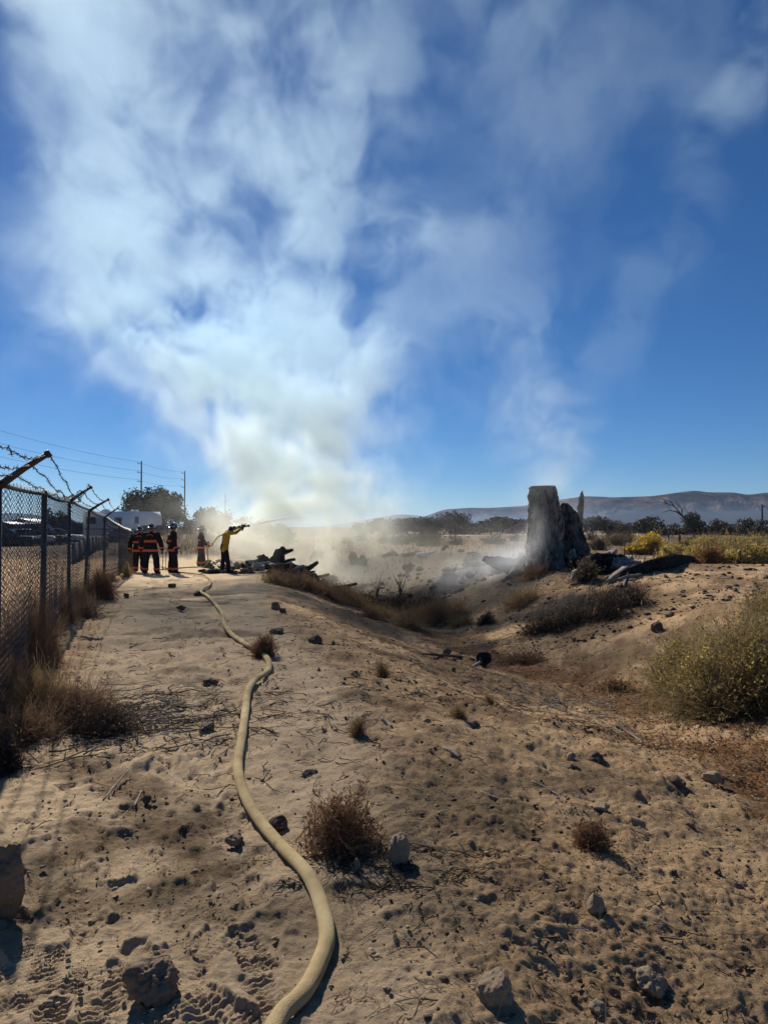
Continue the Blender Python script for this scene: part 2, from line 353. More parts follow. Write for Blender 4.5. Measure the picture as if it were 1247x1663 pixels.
hills('hill', [(-400, 832), (-200, 826), (-60, 828), (0, 832), (50, 834), (90, 842), (150, 850), (220, 857)], 2600, 900, hm2, .4, 'low dark hill beyond the fenced yard')

# ------------------------------------------------------------------ chain-link fence with barbed wire
M_post = mat('weathered_steel', (.10, .10, .11), (.055, .05, .05), rough=.6, scale=9, metal=.55, bump=.1)
M_wire = mat('galvanised_wire', (.15, .15, .165), (.08, .08, .085), rough=.55, metal=.3, scale=20)
M_barb = mat('rusty_barbed_wire', (.06, .05, .045), (.03, .022, .018), rough=.7, metal=.4, scale=30)
FP = [(-2.42, 3.4), (-3.15, 5.8), (-4.35, 9.1), (-5.8, 13.1), (-7.05, 17.0), (-8.25, 21.0), (-9.3, 25.0), (-10.45, 29.0), (-11.8, 33.0), (-13.2, 37.0), (-14.6, 41.0), (-16.0, 45.0)]
RAIL = [1.93, 1.95, 2.02, 2.08, 2.0, 1.9, 1.62, 1.48, 1.44, 1.4, 1.38, 1.36]
LEAN = [0, 0, .02, 0, .16, .05, -.06, .05, 0, -.05, .04, 0]
fence = empty('chain_link_fence', (FP[2][0], FP[2][1], Hs(*FP[2])), 0, 'long grey chain-link fence topped with angled arms of barbed wire beside the path', 'fence')
fo = np.array(fence.location)
def fpt(i, z=0.):
    x, y = FP[i]; return np.array([x, y, Hs(x, y) + z]) - fo
tops = []
for i in range(len(FP)):
    zt = RAIL[i] - Hs(*FP[i]); mb = MB(); b0 = fpt(i, -.2); t0 = fpt(i, zt); dirn = np.array([FP[min(i + 1, 11)][0] - FP[max(i - 1, 0)][0], FP[min(i + 1, 11)][1] - FP[max(i - 1, 0)][1], 0]); dirn /= np.linalg.norm(dirn)
    b0 = b0 - dirn * LEAN[i] * 2.0 + (np.array([-.0, 0, 0]) if i != 4 else np.array([.05, -.3, 0])); tops.append(t0)
    r = .036 if i in (2, 5) else .03
    mb.tube([b0, t0], r, 10); mb.sphere(t0 + np.array([0, 0, .01]), (r * 1.25, r * 1.25, r), 8, 5)
    mb.build('post', M_post, fence, True)
arms = {}
for i in (0, 1, 3, 4, 5):
    dirn = np.array([FP[i + 1][0] - FP[i][0], FP[i + 1][1] - FP[i][1]]); dirn /= np.linalg.norm(dirn); nrm = np.array([dirn[1], -dirn[0], 0])
    L_ = .38 if i != 4 else .44
    tip = tops[i] + nrm * L_ + np.array([0, 0, .27]); arms[i] = (tops[i], tip)
    mb = MB(); p = np.array([tops[i] + (0, 0, -.02), tops[i] + (tip - tops[i]) * .5 + (0, 0, .0), tip]); mb.tube(p, [.034, .028, .024], 6, up=(0, 1, 0)); mb.tube([tip - (tip - tops[i]) * .08, tip + (tip - tops[i]) * .01], .032, 8)
    mb.build('barbed_wire_arm', M_post, fence)
for i in range(len(FP) - 1):
    mb = MB(); a, b = tops[i], tops[i + 1]
    p = [a + (b - a) * t + np.array([0, 0, -.04 * math.sin(PI * t) * (1 if i in (2, 4) else .3)]) for t in np.linspace(0, 1, 7)]
    mb.tube(p, .022, 8); mb.build('top_rail', M_post, fence, True)
# woven mesh: zigzag wires, one part per bay
for i in range(len(FP) - 1):
    a = np.array([*FP[i], 0.]); b = np.array([*FP[i + 1], 0.]); Lb = np.linalg.norm(b - a); far = i >= 5
    pit = .062 if not far else .14; rad = .0030 if not far else .008; u = (b - a) / Lb; nrm = np.array([u[1], -u[0], 0])
    nw = int(Lb / pit); nz = int(2.0 / (pit * .5)); V = []; Q = []
    zz = np.linspace(0, 1, nz)
    for k in range(nw + 1):
        s0 = k * pit
        s = s0 + (np.arange(nz) % 2) * pit * 1.08 - pit * .04
        gx_ = a[0] + u[0] * s; gy_ = a[1] + u[1] * s
        zb = H(gx_, gy_) + .03; zt = RAIL[i] + (RAIL[i + 1] - RAIL[i]) * np.clip(s / Lb, 0, 1) + .07 + .02 * math.sin(k * 1.7) - .03 * math.sin(PI * k / nw)
        bow = .035 * np.sin(zz * PI) * math.sin(k * .05 + i) + .02 * np.sin(zz * 5 + k * .04 + i)
        z = zb + (zt - zb) * zz
        P = np.stack([gx_ + nrm[0] * bow, gy_ + nrm[1] * bow, z], -1) + nrm * ((np.arange(nz) % 2) * rad * 2)[:, None] - fo
        off = np.array([[0, 0, 1.0], [.0, 0, -.5], [.0, 0, -.5]]); th = np.array([0, 2.1, 4.2])
        ring = (np.cos(th)[:, None] * nrm[None] + np.sin(th)[:, None] * (u * .7 + np.array([0, 0, .7]))[None]) * rad
        n0 = len(V) * nz * 3
        V.append((P[:, None] + ring[None]).reshape(-1, 3))
        ii = (np.arange(nz - 1)[:, None] * 3); j = np.arange(3)[None]; j2 = (j + 1) % 3
        Q.append(np.stack([ii + j, ii + j2, ii + 3 + j2, ii + 3 + j], -1).reshape(-1, 4) + n0)
    o = mesh_np('chain_link_mesh', np.concatenate(V), np.concatenate(Q), M_wire, fence); o['kind'] = 'stuff'
# barbed strands, slack and tangled in the first long bay
def barbs(mb, P, step, r):
    seg = np.linalg.norm(np.diff(P, axis=0), axis=1); cum = np.concatenate([[0], np.cumsum(seg)]); s = step * .5; g = np.random.default_rng(int(abs(P[0, 0]) * 1000))
    while s < cum[-1]:
        k = min(np.searchsorted(cum, s) - 1, len(seg) - 1); k = max(k, 0); c = P[k] + (P[k + 1] - P[k]) * ((s - cum[k]) / seg[k])
        for _ in range(2):
            d = g.normal(0, 1, 3); d /= np.linalg.norm(d); mb.tube([c - d * .022, c + d * .022], r, 3, caps=False)
        mb.tube([c - (P[k + 1] - P[k]) / seg[k] * .012, c + (P[k + 1] - P[k]) / seg[k] * .012], r * 2.6, 5)
        s += step * g.uniform(.85, 1.15)
for f_, sag in ((.96, .12), (.62, .10), (.28, .05)):
    pts = []
    seq = [0, 1, 3, 4, 5]
    for a_, b_ in zip(seq[:-1], seq[1:]):
        A0 = arms[a_][0] + (arms[a_][1] - arms[a_][0]) * f_; B0 = arms[b_][0] + (arms[b_][1] - arms[b_][0]) * f_
        for t in np.linspace(0, 1, 24, endpoint=False):
            sg = sag * 4 * t * (1 - t)
            if (a_, b_) == (1, 3):
                sg = .30 * f_ * math.sin(PI * min(1, t * 1.15) ** 1.3) + .03 * math.sin(t * 31 + f_ * 9) * math.sin(PI * t)
            j = .012 * np.array([math.sin(t * 40 + f_ * 5), math.cos(t * 33 + a_), math.sin(t * 51 + f_)]) * math.sin(PI * t)
            pts.append(A0 + (B0 - A0) * t + np.array([0, 0, -sg]) + j)
    pts.append(B0); P = np.array(pts); mb = MB(); mb.tube(P, .0045, 4); barbs(mb, P[:78], .11, .0022); mb.build('barbed_wire', M_barb, fence)
# knot where two loose strands tangle
a_, b_ = arms[1], arms[3]; kc = a_[1] + (b_[1] - a_[1]) * .56 + np.array([0.02, 0, -.26]); g = np.random.default_rng(5); mb = MB()
kp = kc + np.cumsum(g.normal(0, .03, (40, 3)), 0) * .55 + np.linspace(-.25, .3, 40)[:, None] * (b_[1] - a_[1])[None] / np.linalg.norm(b_[1] - a_[1]); kp = catmull(kp[::2], 3)
mb.tube(kp, .0045, 4); barbs(mb, kp, .07, .0025); mb.build('barbed_wire_tangle', M_barb, fence)

# ------------------------------------------------------------------ leafy things
def leaf_quads(cent, size, g, elong=1.6, droop=0.):
    n = len(cent); d = g.normal(0, 1, (n, 3)); d[:, 2] -= droop; d /= np.linalg.norm(d, axis=1, keepdims=True); e = np.cross(d, g.normal(0, 1, (n, 3))); e /= np.linalg.norm(e, axis=1, keepdims=True) + 1e-9
    s = (np.asarray(size) * g.uniform(.6, 1.4, n))[:, None]; a = d * s * elong * .5; b = e * s * .5
    v = np.stack([cent - a, cent + b * .8, cent + a, cent - b * .8], 1).reshape(-1, 3); return v, np.arange(4 * n).reshape(-1, 4)
def ribbons(P, w0, w1, g):
    """P (n,k,3) curved stems -> thin ribbons"""
    n, k, _ = P.shape; tg = np.gradient(P, axis=1); sd = np.cross(tg, g.normal(0, 1, (n, 1, 3))); sd /= np.linalg.norm(sd, axis=2, keepdims=True) + 1e-9
    w = np.linspace(w0, w1, k)[None, :, None] * g.uniform(.6, 1.4, (n, 1, 1)); a = P - sd * w; b = P + sd * w
    v = np.stack([a, b], 2).reshape(-1, 3); base = (np.arange(n) * k * 2)[:, None] + np.arange(k - 1)[None] * 2
    return v, np.stack([base, base + 1, base + 3, base + 2], -1).reshape(-1, 4)
def tree(name, x, y, h, w, label, n=2200, leaf=.3, mtl=None, trunk_h=.25, group=None, seed=0, lobes=9, z=None, sq=1.0, bare=.0):
    g = np.random.default_rng(seed + 100); z0 = Hs(x, y) if z is None else z
    t = empty(name, (x, y, z0 - .05), g.uniform(0, 6), label, 'tree', group)
    mb = MB(); th = h * trunk_h; ends = []
    mb.tube(catmull([(0, 0, 0), (g.normal(0, .05) * h * .3, g.normal(0, .05) * h * .3, th * .6), (g.normal(0, .03) * h, g.normal(0, .03) * h, th * 1.3)], 4), np.linspace(h * .035, h * .022, 9), 8, wob=.06, seed=seed)
    for k in range(lobes):
        an = k * 2.4 + g.uniform(-.4, .4); rr = w * .5 * g.uniform(.25, .75); zz = h * (trunk_h + (1 - trunk_h) * g.uniform(.2, .82)); e = np.array([math.cos(an) * rr, math.sin(an) * rr, zz]); ends.append(e)
        mb.tube(catmull([(0, 0, th * .8), tuple(e * np.array([.4, .4, .6]) + g.normal(0, .03 * h, 3)), tuple(e)], 4), np.linspace(h * .018, h * .004, 9), 5)
    mb.build('trunk', M_bark, t)
    cs = []; fade = []
    for e in ends:
        R = np.array([w * .27, w * .27, h * .21]) * g.uniform(.7, 1.25); m = n // len(ends); d = g.normal(0, 1, (m, 3)); d /= np.linalg.norm(d, axis=1, keepdims=True); r = g.random(m) ** .45
        nb = vn3((d * 2.2 + e[None] * .7 + seed).astype(np.float32)); keep = nb > -.35 + bare
        c = e + d * r[:, None] * R * (1 + .35 * nb[:, None]); cs.append(c[keep])
    c = np.concatenate(cs); c[:, 2] = np.clip(c[:, 2], h * trunk_h * .45, None)
    v, q = leaf_quads(c, leaf, g); mesh_np('crown', v, q, mtl or M_leafA, t)
    return t
M_bark = mat('grey_bark', (.11, .085, .065), (.05, .038, .03), scale=6, stretch=(4, 4, 1), bump=.4)
M_leafA = mat('olive_leaves', (.095, .086, .042), (.03, .029, .016), scale=.9, transl=.12, rough=.7)
M_leafB = mat('dark_leaves', (.035, .035, .02), (.014, .015, .010), scale=.8, transl=.08, rough=.7)
M_leafC = mat('grey_sage_leaves', (.13, .115, .088), (.06, .054, .042), scale=1.1, transl=.2, rough=.8)
M_leafD = mat('golden_leaves', (.16, .125, .05), (.08, .065, .03), scale=.8, transl=.25, rough=.8)
def tp(px, d): return ((px - CX) / FPX * d, d)
x, y = tp(232, 128); tree('cottonwood_tree', x, y, 8.6, 8.0, 'big olive tree behind the white trailer, left of its pair', 6500, .34, M_leafA, .1, 'pair of big trees behind the trailer', 1, 14)
x, y = tp(266, 132); tree('cottonwood_tree', x, y, 9.0, 7.5, 'darker big tree behind the white trailer, right of its pair', 6500, .34, M_leafB, .08, 'pair of big trees behind the trailer', 2, 14)
x, y = tp(303, 118); tree('young_tree', x, y, 3.6, 3.0, 'small green tree right of the white trailer below a power pole', 1500, .24, M_leafA, .06, None, 3, 8)
x, y = tp(335, 92); tree('hazy_tree', x, y, 4.3, 3.6, 'smoke-veiled tree behind the firefighter with the hose', 2400, .22, M_leafB, .1, 'trees veiled by the smoke', 4, 9)
x, y = tp(358, 96); tree('hazy_tree', x, y, 3.9, 4.4, 'smoke-veiled bushy tree directly behind the man in the yellow shirt', 2400, .22, M_leafB, .08, 'trees veiled by the smoke', 5, 9)
x, y = tp(410, 98); tree('hazy_tree', x, y, 3.7, 4.8, 'smoke-veiled pale tree under the water jet', 2400, .22, M_leafC, .08, 'trees veiled by the smoke', 6, 9)
x, y = tp(462, 60); tree('hazy_tree', x, y, 1.9, 2.6, 'low dark bush in the smoke beside the blackened debris', 1500, .16, M_leafB, .05, 'trees veiled by the smoke', 7, 8)
x, y = tp(80, 75); tree('dense_tree', x, y, 3.5, 1.9, 'dark dense tree seen through the fence, left one', 2600, .17, M_leafB, .06, 'dark trees behind the fence', 8, 8)
x, y = tp(104, 78); tree('dense_tree', x, y, 3.4, 2.0, 'dark dense tree seen through the fence, right one', 2600, .17, M_leafB, .06, 'dark trees behind the fence', 9, 8)
x, y = tp(128, 95); tree('dense_tree', x, y, 2.6, 3.0, 'low dark bushy tree behind the leaning fence post', 1800, .2, M_leafB, .06, 'dark trees behind the fence', 10, 8)
g = np.random.default_rng(3)
ORD = ['first', 'second', 'third', 'fourth', 'fifth', 'sixth', 'seventh', 'eighth', 'ninth', 'tenth', 'eleventh', 'twelfth', 'thirteenth', 'fourteenth', 'fifteenth', 'sixteenth', 'seventeenth']
for k, (px, top) in enumerate([(588, 846), (604, 843), (622, 842), (640, 841), (660, 842), (682, 838), (704, 834), (722, 832), (742, 846), (758, 847), (778, 843), (796, 844), (815, 840), (834, 842), (850, 845), (962, 838), (978, 842)]):
    d = 150 + 25 * g.random(); x, y = tp(px, d); h = (862 - top) / FPX * d * 1.15
    lab = ('tall' if top < 839 else 'low') + ' hazy grey tree, ' + ORD[k] + ' from the left in the far treeline'
    tree('treeline_tree', x, y, h * 1.12, h * g.uniform(1.8, 2.6), lab, 2400, .36, M_leafC, .03, 'trees of the far treeline', 20 + k, 7)
x, y = tp(1048, 118); tree('round_tree', x, y, 3.7, 4.8, 'round green tree left of the leaning dead snag', 2600, .24, M_leafA, .12, None, 41, 9)
x, y = tp(1126, 102); tree('leaning_snag', x, y, 4.1, 3.6, 'half-dead leaning tree with bare twisted limbs and a green side crown', 2400, .2, M_leafA, .15, None, 42, 8)
# bare limbs of the snag
sn = [o for o in C.objects if o.name == 'leaning_snag'][0]; sn.rotation_euler = (0, 0, 0); mb = MB(); s_ = 102 / FPX
def sp_(px, py, dy=0): return ((px - 1126) * s_, dy, (864 - py) * s_)
LB = [[(1124, 866), (1120, 850), (1113, 836), (1104, 826), (1095, 820)], [(1104, 826), (1092, 812), (1080, 807), (1066, 803)], [(1095, 820), (1084, 818), (1076, 822)], [(1104, 826), (1104, 815), (1099, 806), (1101, 800)], [(1092, 812), (1086, 804), (1079, 800)], [(1112, 835), (1114, 822), (1112, 812)], [(1080, 807), (1074, 800), (1068, 797)]]
for k, l in enumerate(LB): mb.tube(catmull([sp_(a, b, -.5 + .25 * k * (i > 1)) for i, (a, b) in enumerate(l)], 5), np.linspace(.24 if k == 0 else .09, .10 if k == 0 else .02, 5 * (len(l) - 1) + 1), 6, wob=.08, seed=k)
mb.build('bare_limb', mat('dead_wood', (.10, .085, .075), (.05, .042, .037), scale=5), sn)
for k, (px, w_, h_, d) in enumerate([(1085, 5.5, 1.5, 112), (1160, 3.2, 1.9, 125), (1178, 3.6, 1.7, 122), (1200, 5, 2.0, 122), (1218, 4.4, 2.1, 118), (1240, 5, 2.0, 116), (1070, 3.2, 1.7, 122), (1015, 3.4, 1.6, 130), (988, 3, 1.4, 128)]):
    x, y = tp(px, d); tree('roadside_shrub', x, y, h_ * 1.5, w_ * .8, 'dark shrub along the far road, ' + ['right below the leaning snag', 'just right of the white car', 'second right of the white car', 'third right of the white car', 'fourth right of the white car', 'at the right edge by the short pole', 'left below the leaning snag', 'left of the round tree', 'beside the woodpile edge'][k], 1000, .24, M_leafC if k % 2 else M_leafA, .04, 'shrubs along the far road', 60 + k, 7)

# ------------------------------------------------------------------ power poles
M_pole = mat('creosote_pole', (.06, .05, .045), (.03, .025, .022), scale=3, stretch=(6, 6, 1))
POLES = []
def power_pole(px, d, ztop, arms_z, label, grp, arm=-.75):
    x, y = tp(px, d); t = empty('power_pole', (x, y, Hs(x, y)), 0, label, 'power pole', grp); hh = ztop - Hs(x, y)
    mb = MB(); mb.tube([(0, 0, -.3), (0, 0, hh)], [.19, .13], 10); mb.build('pole', M_pole, t, True); out = []
    for za in arms_z:
        za = za - Hs(x, y)
        a = MB(); a.tube([(0, 0, za - .1), (arm, 0, za)], .07, 6); a.build('standoff_arm', M_pole, t)
        b = MB(); 
        for q in range(3): b.tube([(arm + .02 * q, 0, za - .02 + .13 * q), (arm + .02 * q, 0, za + .05 + .13 * q)], .13 - .02 * q, 8)
        b.build('insulator', M_post, t); out.append(np.array([x + arm, y, za + Hs(x, y) + .4]))
    return out
p1 = power_pole(229.5, 150, 15.5, [15.0, 13.1, 11.2], 'tall dark power pole rising out of the left big tree', 'power poles')
p2 = power_pole(300, 175, 15.4, [14.9, 13.2, 11.4], 'slimmer power pole right of the big trees', 'power poles')
power_pole(366, 300, 15.5, [12.5], 'faint far power pole seen through the smoke', 'power poles', .9)
power_pole(1237, 125, 5.6, [5.2], 'short pole at the far right beside the road', 'power poles', .4)
power_pole(714, 240, 6.5, [6.0], 'tiny far pole above the treeline', 'power poles', .4)
p0 = [np.array([-56.4, 98, z]) for z in (15.9, 14.0, 12.1)]
pfar = [np.array([-46, 205, z]) for z in (14.4, 12.9, 11.2)]
for k in range(3):
    mb = MB()
    for a_, b_ in ((p0[k], p1[k]), (p1[k], p2[k])):
        P = [a_ + (b_ - a_) * t - np.array([0, 0, .55 * 4 * t * (1 - t)]) for t in np.linspace(0, 1, 14)]; mb.tube(P, .022, 4)
    tag(mb.build('power_line', M_pole), ['topmost power line wire between the poles', 'middle power line wire between the poles', 'lowest power line wire between the poles'][k], 'power line', 'power lines at the left')

# ------------------------------------------------------------------ trailer and yard beyond the fence
M_white = mat('white_panel', (.80, .80, .80), (.66, .66, .66), scale=.6, rough=.45)
M_glass = mat('dark_glass', (.012, .014, .016), (.02, .022, .024), rough=.12, spec=.6)
M_grey = mat('grey_trim', (.22, .22, .23), (.16, .16, .16), rough=.5, scale=2)
M_dark = mat('dark_junk', (.05, .048, .048), (.02, .02, .02), rough=.7, scale=3)
M_rub = mat('black_rubber', (.018, .018, .019), (.03, .028, .026), rough=.9, scale=8)
x, y = tp(199, 84); tr_ = empty('travel_trailer', (x, y, Hs(x, y) + .12), math.radians(-24), 'long white travel trailer parked beyond the fence', 'trailer')
tr_.scale = (1.08, 1.08, 1.12); b = MB(); L_, Wd, Ht = 9.0, 2.4, 2.45
prof = [(-L_ / 2, .55), (-L_ / 2 + .1, .45), (L_ / 2 - .35, .45), (L_ / 2, .8), (L_ / 2 - .1, 2.45), (L_ / 2 - .3, 2.95), (-L_ / 2 + .3, 3.0), (-L_ / 2, 2.8)]
v = [(px_, s * Wd / 2, pz) for s in (-1, 1) for px_, pz in prof]; n = len(prof)
b.add(v, [[i, (i + 1) % n, n + (i + 1) % n, n + i] for i in range(n)], [[0, i + 1, i] for i in range(1, n - 1)] + [[n, n + i, n + i + 1] for i in range(1, n - 1)])
b.build('body', M_white, tr_)
for wx, wz, ww, wh in ((-3.3, 2.05, 1.3, .65), (.6, 1.95, .95, .75), (-1.3, 2.1, .5, .4)):
    f = MB(); f.box((wx, -Wd / 2 - .012, wz), (ww + .1, .03, wh + .1)); fo_ = f.build('window', M_grey, tr_); p = MB(); p.box((wx, -Wd / 2 - .03, wz), (ww, .02, wh)); p.build('pane', M_glass, fo_)
f = MB(); f.box((3.2, -Wd / 2 - .01, 1.6), (.8, .03, 1.9)); dr = f.build('door', M_white, tr_); p = MB(); p.box((3.2, -Wd / 2 - .03, 2.1), (.55, .02, .7)); p.build('window', M_grey, dr)
f = MB(); f.box((0, -Wd / 2 - .006, 1.15), (L_ - .5, .02, .12)); f.build('stripe', M_grey, tr_)
f = MB(); f.box((-2.4, 0, 3.12), (.9, .7, .28), taper=.8); f.build('air_conditioner', M_white, tr_)
f = MB(); f.box((1.6, .2, 3.08), (.6, .6, .2), taper=.8); f.build('roof_vent', M_white, tr_)
for wx in (-1.0, -.1):
    for s in (-1, 1):
        w = MB(); w.tube([(wx, s * .95, .36), (wx, s * 1.15, .36)], .36, 16); w.build('wheel', M_rub, tr_)
CAR = {}
def car(name, px, d, rz, body_mat, label, cat='car', grp=None, L_=4.5, h=1.45, hood=True):
    x, y = tp(px, d); t = empty(name, (x, y, Hs(x, y)), rz, label, cat, grp); W2 = .88
    lo = [(-L_ / 2, .35), (L_ / 2, .35), (L_ / 2, .7), (L_ / 2 - .25, .85), (-L_ / 2 + .15, .95), (-L_ / 2, .8)]
    if hood: up = [(-L_ * .36, .9), (L_ * .2, .86), (L_ * .05, h - .03), (-L_ * .05, h), (-L_ * .2, h - .04)]
    else: up = [(-L_ * .46, .9), (L_ * .25, .86), (L_ * .13, h - .03), (-L_ * .05, h), (-L_ * .45, h - .04)]
    def ext(pr, w0, w1=None):
        n = len(pr); m = MB(); zz0 = min(p[1] for p in pr); zz1 = max(p[1] for p in pr); v = []
        for s in (-1, 1):
            for p in pr: v.append((p[0], s * (w0 + ((w1 or w0) - w0) * (p[1] - zz0) / (zz1 - zz0)), p[1]))
        return m.add(v, [[i, (i + 1) % n, n + (i + 1) % n, n + i] for i in range(n)], [[0, i + 1, i] for i in range(1, n - 1)] + [[n, n + i, n + i + 1] for i in range(1, n - 1)])
    ext(lo, W2).build('body', body_mat, t)
    c = ext(up, W2 - .05, W2 - .22); c.build('cabin', M_glass, t)
    r = MB(); r.box((up[3][0] * .5 + up[4][0] * .5 + .1, 0, h), (abs(up[2][0] - up[4][0]) * .95, 1.28, .05)); r.build('roof', body_mat, t)
    for wx in (-L_ * .3, L_ * .31):
        for s in (-1, 1): w = MB(); w.tube([(wx, s * .72, .33), (wx, s * .9, .33)], .33, 14); w.build('wheel', M_rub, t)
    for s in (-1, 1): w = MB(); w.box((L_ / 2 - .02, s * .6, .68), (.06, .3, .13)); w.build('headlight', M_white, t)
    return t
car('parked_car', 1145, 138, PI, M_white, 'white car on the far road right of the dead snag')
car('parked_car', 266, 76, .15, M_white, 'white car with its front showing right of the trailer', grp='vehicles in the yard')
car('parked_pickup', 238, 72, PI + .1, M_dark, 'dark pickup in front of the white trailer', 'pickup', 'vehicles in the yard', 5.0, 1.75, False)
car('parked_car', 206, 73, .05, M_grey, 'grey car in front of the left end of the trailer', grp='vehicles in the yard')
car('parked_car', 15, 62, .1, M_dark, 'dark car at the left edge seen through the fence', grp='vehicles in the yard')
car('parked_car', 46, 64, .2, M_white, 'white-roofed car beyond the fence left of the dark trees', grp='vehicles in the yard')
car('parked_van', 66, 66, .0, M_dark, 'dark van beside the white-roofed car behind the fence', 'van', 'vehicles in the yard', 4.8, 1.9, False)
car('parked_car', 96, 70, -.1, M_white, 'pale car under the dark trees behind the fence', grp='vehicles in the yard')
def shed(px, d, w, dp, h, label, roof_mat, wall_mat, rz=0):
    x, y = tp(px, d); t = empty('yard_shed', (x, y, Hs(x, y)), rz, label, 'shed', None); m = MB(); m.box((0, 0, h / 2), (w, dp, h)); m.build('wall', wall_mat, t)
    r = MB(); pr = [(-w / 2 - .2, h + .0), (0, h + .9), (w / 2 + .2, h)]; v = [(a, s * (dp / 2 + .2), b + o) for o in (0.003, .12) for s in (-1, 1) for a, b in pr]
    r.add(v, [[0, 1, 4, 3], [1, 2, 5, 4], [6, 9, 10, 7], [7, 10, 11, 8], [0, 3, 9, 6], [2, 8, 11, 5]]); r.build('roof', roof_mat, t); dd = MB(); dd.box((w * .15, -dp / 2 - .02, h * .42), (w * .2, .04, h * .8)); dd.build('door', M_grey, t)
    return t
shed(47, 120, 7.5, 5, 1.9, 'low shed with a bright metal roof beyond the fence', M_white, M_dark)
shed(18, 112, 6, 4, 1.4, 'small dark shed at the left edge beyond the yard', M_grey, M_dark)
for px, d, w, h_, lb in ((1008, 190, 6, 1.8, 'far pale low building left of the round tree'), (1022, 200, 9, 1.6, 'far white flat building behind the round tree'), (1186, 380, 22, 3.0, 'long pale roof far off above the roadside shrubs')):
    x, y = tp(px, d); t = empty('far_building', (x, y, Hs(x, y)), 0, lb, 'building', 'far low buildings'); m = MB(); m.box((0, 0, h_ / 2), (w, 6, h_)); m.build('wall', M_grey, t); r = MB(); r.box((0, 0, h_ + .15), (w + .5, 6.5, .3)); r.build('roof', M_white, t)
    for q in (-.25, .2): f = MB(); f.box((w * q, -3.02, h_ * .55), (w * .12, .05, h_ * .4)); f.build('window', M_glass, t)
# dark board wall along the far road, yard screen wall
def board_wall(name, a, b, h, n, m_, label):
    t = empty(name, (*a, Hs(*a)), 0, label, 'wall'); first = None; a = np.array(a); b = np.array(b); u = (b - a) / n; ang = math.atan2(u[1], u[0])
    for k in range(n):
        c = u * (k + .5); 
        if first is None: mb = MB(); mb.box((0, 0, h / 2), (np.linalg.norm(u) * .97, .05, h)); first = mb.build('panel', m_, t); o = first
        else: o = first.copy(); C.objects.link(o); o.parent = t
        o.location = (c[0], c[1], Hs(*(a + c)) - Hs(*a) + .04 * ((k * 7) % 3 - 1)); o.rotation_euler = (0, 0, ang)
board_wall('board_wall', tp(1062, 132), tp(1262, 132), 1.25, 20, mat('brown_boards', (.055, .038, .03), (.03, .022, .018), scale=2), 'low dark board wall along the far road at right')
board_wall('yard_wall', tp(-20, 58), tp(122, 80), .62, 14, M_dark, 'low dark wall along the yard seen through the fence')
board_wall('yard_wall', tp(118, 34), tp(176, 60), 1.0, 10, mat('blue_grey_panels', (.10, .10, .115), (.07, .07, .08), scale=2), 'blue-grey panel wall just beyond the fence near the leaning post')
# pale dirt road far off
rd = MB(); xs = np.linspace(-10, 140, 60); v = []
for xx in xs: v += [(xx, 143, Hs(xx, 143) + .02), (xx, 149, Hs(xx, 149) + .02)]
rd.add(v, [[2 * i, 2 * i + 2, 2 * i + 3, 2 * i + 1] for i in range(59)])
tag(rd.build('road', mat('pale_road', (.42, .36, .29), (.33, .28, .22), scale=.5)), 'pale dirt road crossing the far field', kind='structure')
# ------------------------------------------------------------------ people
M_coat = mat('black_turnout_cloth', (.022, .021, .022), (.012, .011, .012), rough=.85, scale=14, bump=.3)
M_trou = mat('black_trouser_cloth', (.024, .023, .024), (.013, .012, .013), rough=.85, scale=14, bump=.3)
M_band = mat('red_orange_reflective_band', (.75, .17, .10), (.62, .12, .07), rough=.5, scale=20)
M_skin = mat('skin', (.42, .25, .17), (.36, .2, .14), rough=.6, scale=20)
M_hair = mat('dark_hair', (.03, .022, .016), (.015, .011, .009), rough=.7, scale=40)
M_glove = mat('dark_glove', (.03, .026, .022), (.018, .016, .014), rough=.8, scale=30)
M_helm = mat('black_helmet', (.018, .018, .02), (.03, .03, .032), rough=.22, scale=6, spec=.7)
M_helmw = mat('white_reflective', (.75, .76, .78), (.6, .6, .6), rough=.3, scale=10)
M_yshirt = mat('mustard_yellow_shirt', (.62, .37, .03), (.5, .28, .02), rough=.85, scale=9, bump=.4, transl=.12)
M_navy = mat('navy_trousers', (.018, .018, .028), (.01, .01, .016), rough=.85, scale=12, bump=.3)
M_boot = mat('black_boot', (.015, .014, .014), (.03, .027, .024), rough=.6, scale=10)
def remesh(mb, name, mtl, parent, vox, sm=2):
    o = mb.build(name, mtl, None, True)
    r = o.modifiers.new('r', 'REMESH'); r.mode = 'VOXEL'; r.voxel_size = vox; r.use_smooth_shade = True
    s = o.modifiers.new('s', 'SMOOTH'); s.iterations = sm; s.factor = .5
    dg = bpy.context.evaluated_depsgraph_get(); me = bpy.data.meshes.new_from_object(o.evaluated_get(dg)); me.name = name
    if not me.materials: me.materials.append(mtl)
    if name in ('coat', 'shirt', 'trousers'):      # creases in the cloth
        nv = len(me.vertices); co = np.zeros(nv * 3, np.float32); me.vertices.foreach_get('co', co); co = co.reshape(-1, 3); nr = np.zeros(nv * 3, np.float32); me.vertex_normals.foreach_get('vector', nr); nr = nr.reshape(-1, 3)
        w_ = co + .06 * np.stack([vn3(co * 5 + 3.1 * q) for q in range(3)], -1); am = .020 if name == 'shirt' else .016
        me.vertices.foreach_set('co', (co + nr * (am * (np.abs(vn3(w_ * np.array([7, 7, 5.]) + 2.2)) - .35) + am * .5 * vn3(w_ * np.array([15, 15, 24.])))[:, None]).astype(np.float32).ravel()); me.update()
    old = o.data; o.modifiers.clear(); o.data = me; bpy.data.meshes.remove(old); o.parent = parent
    return o
def V(*a): return np.array(a, float)
def limb(mb, P, R, n=10):
    P = [np.array(p, float) for p in P]
    mb.tube(P, R, n)
    for p, r in zip(P, R): mb.sphere(p, r, n, 6)
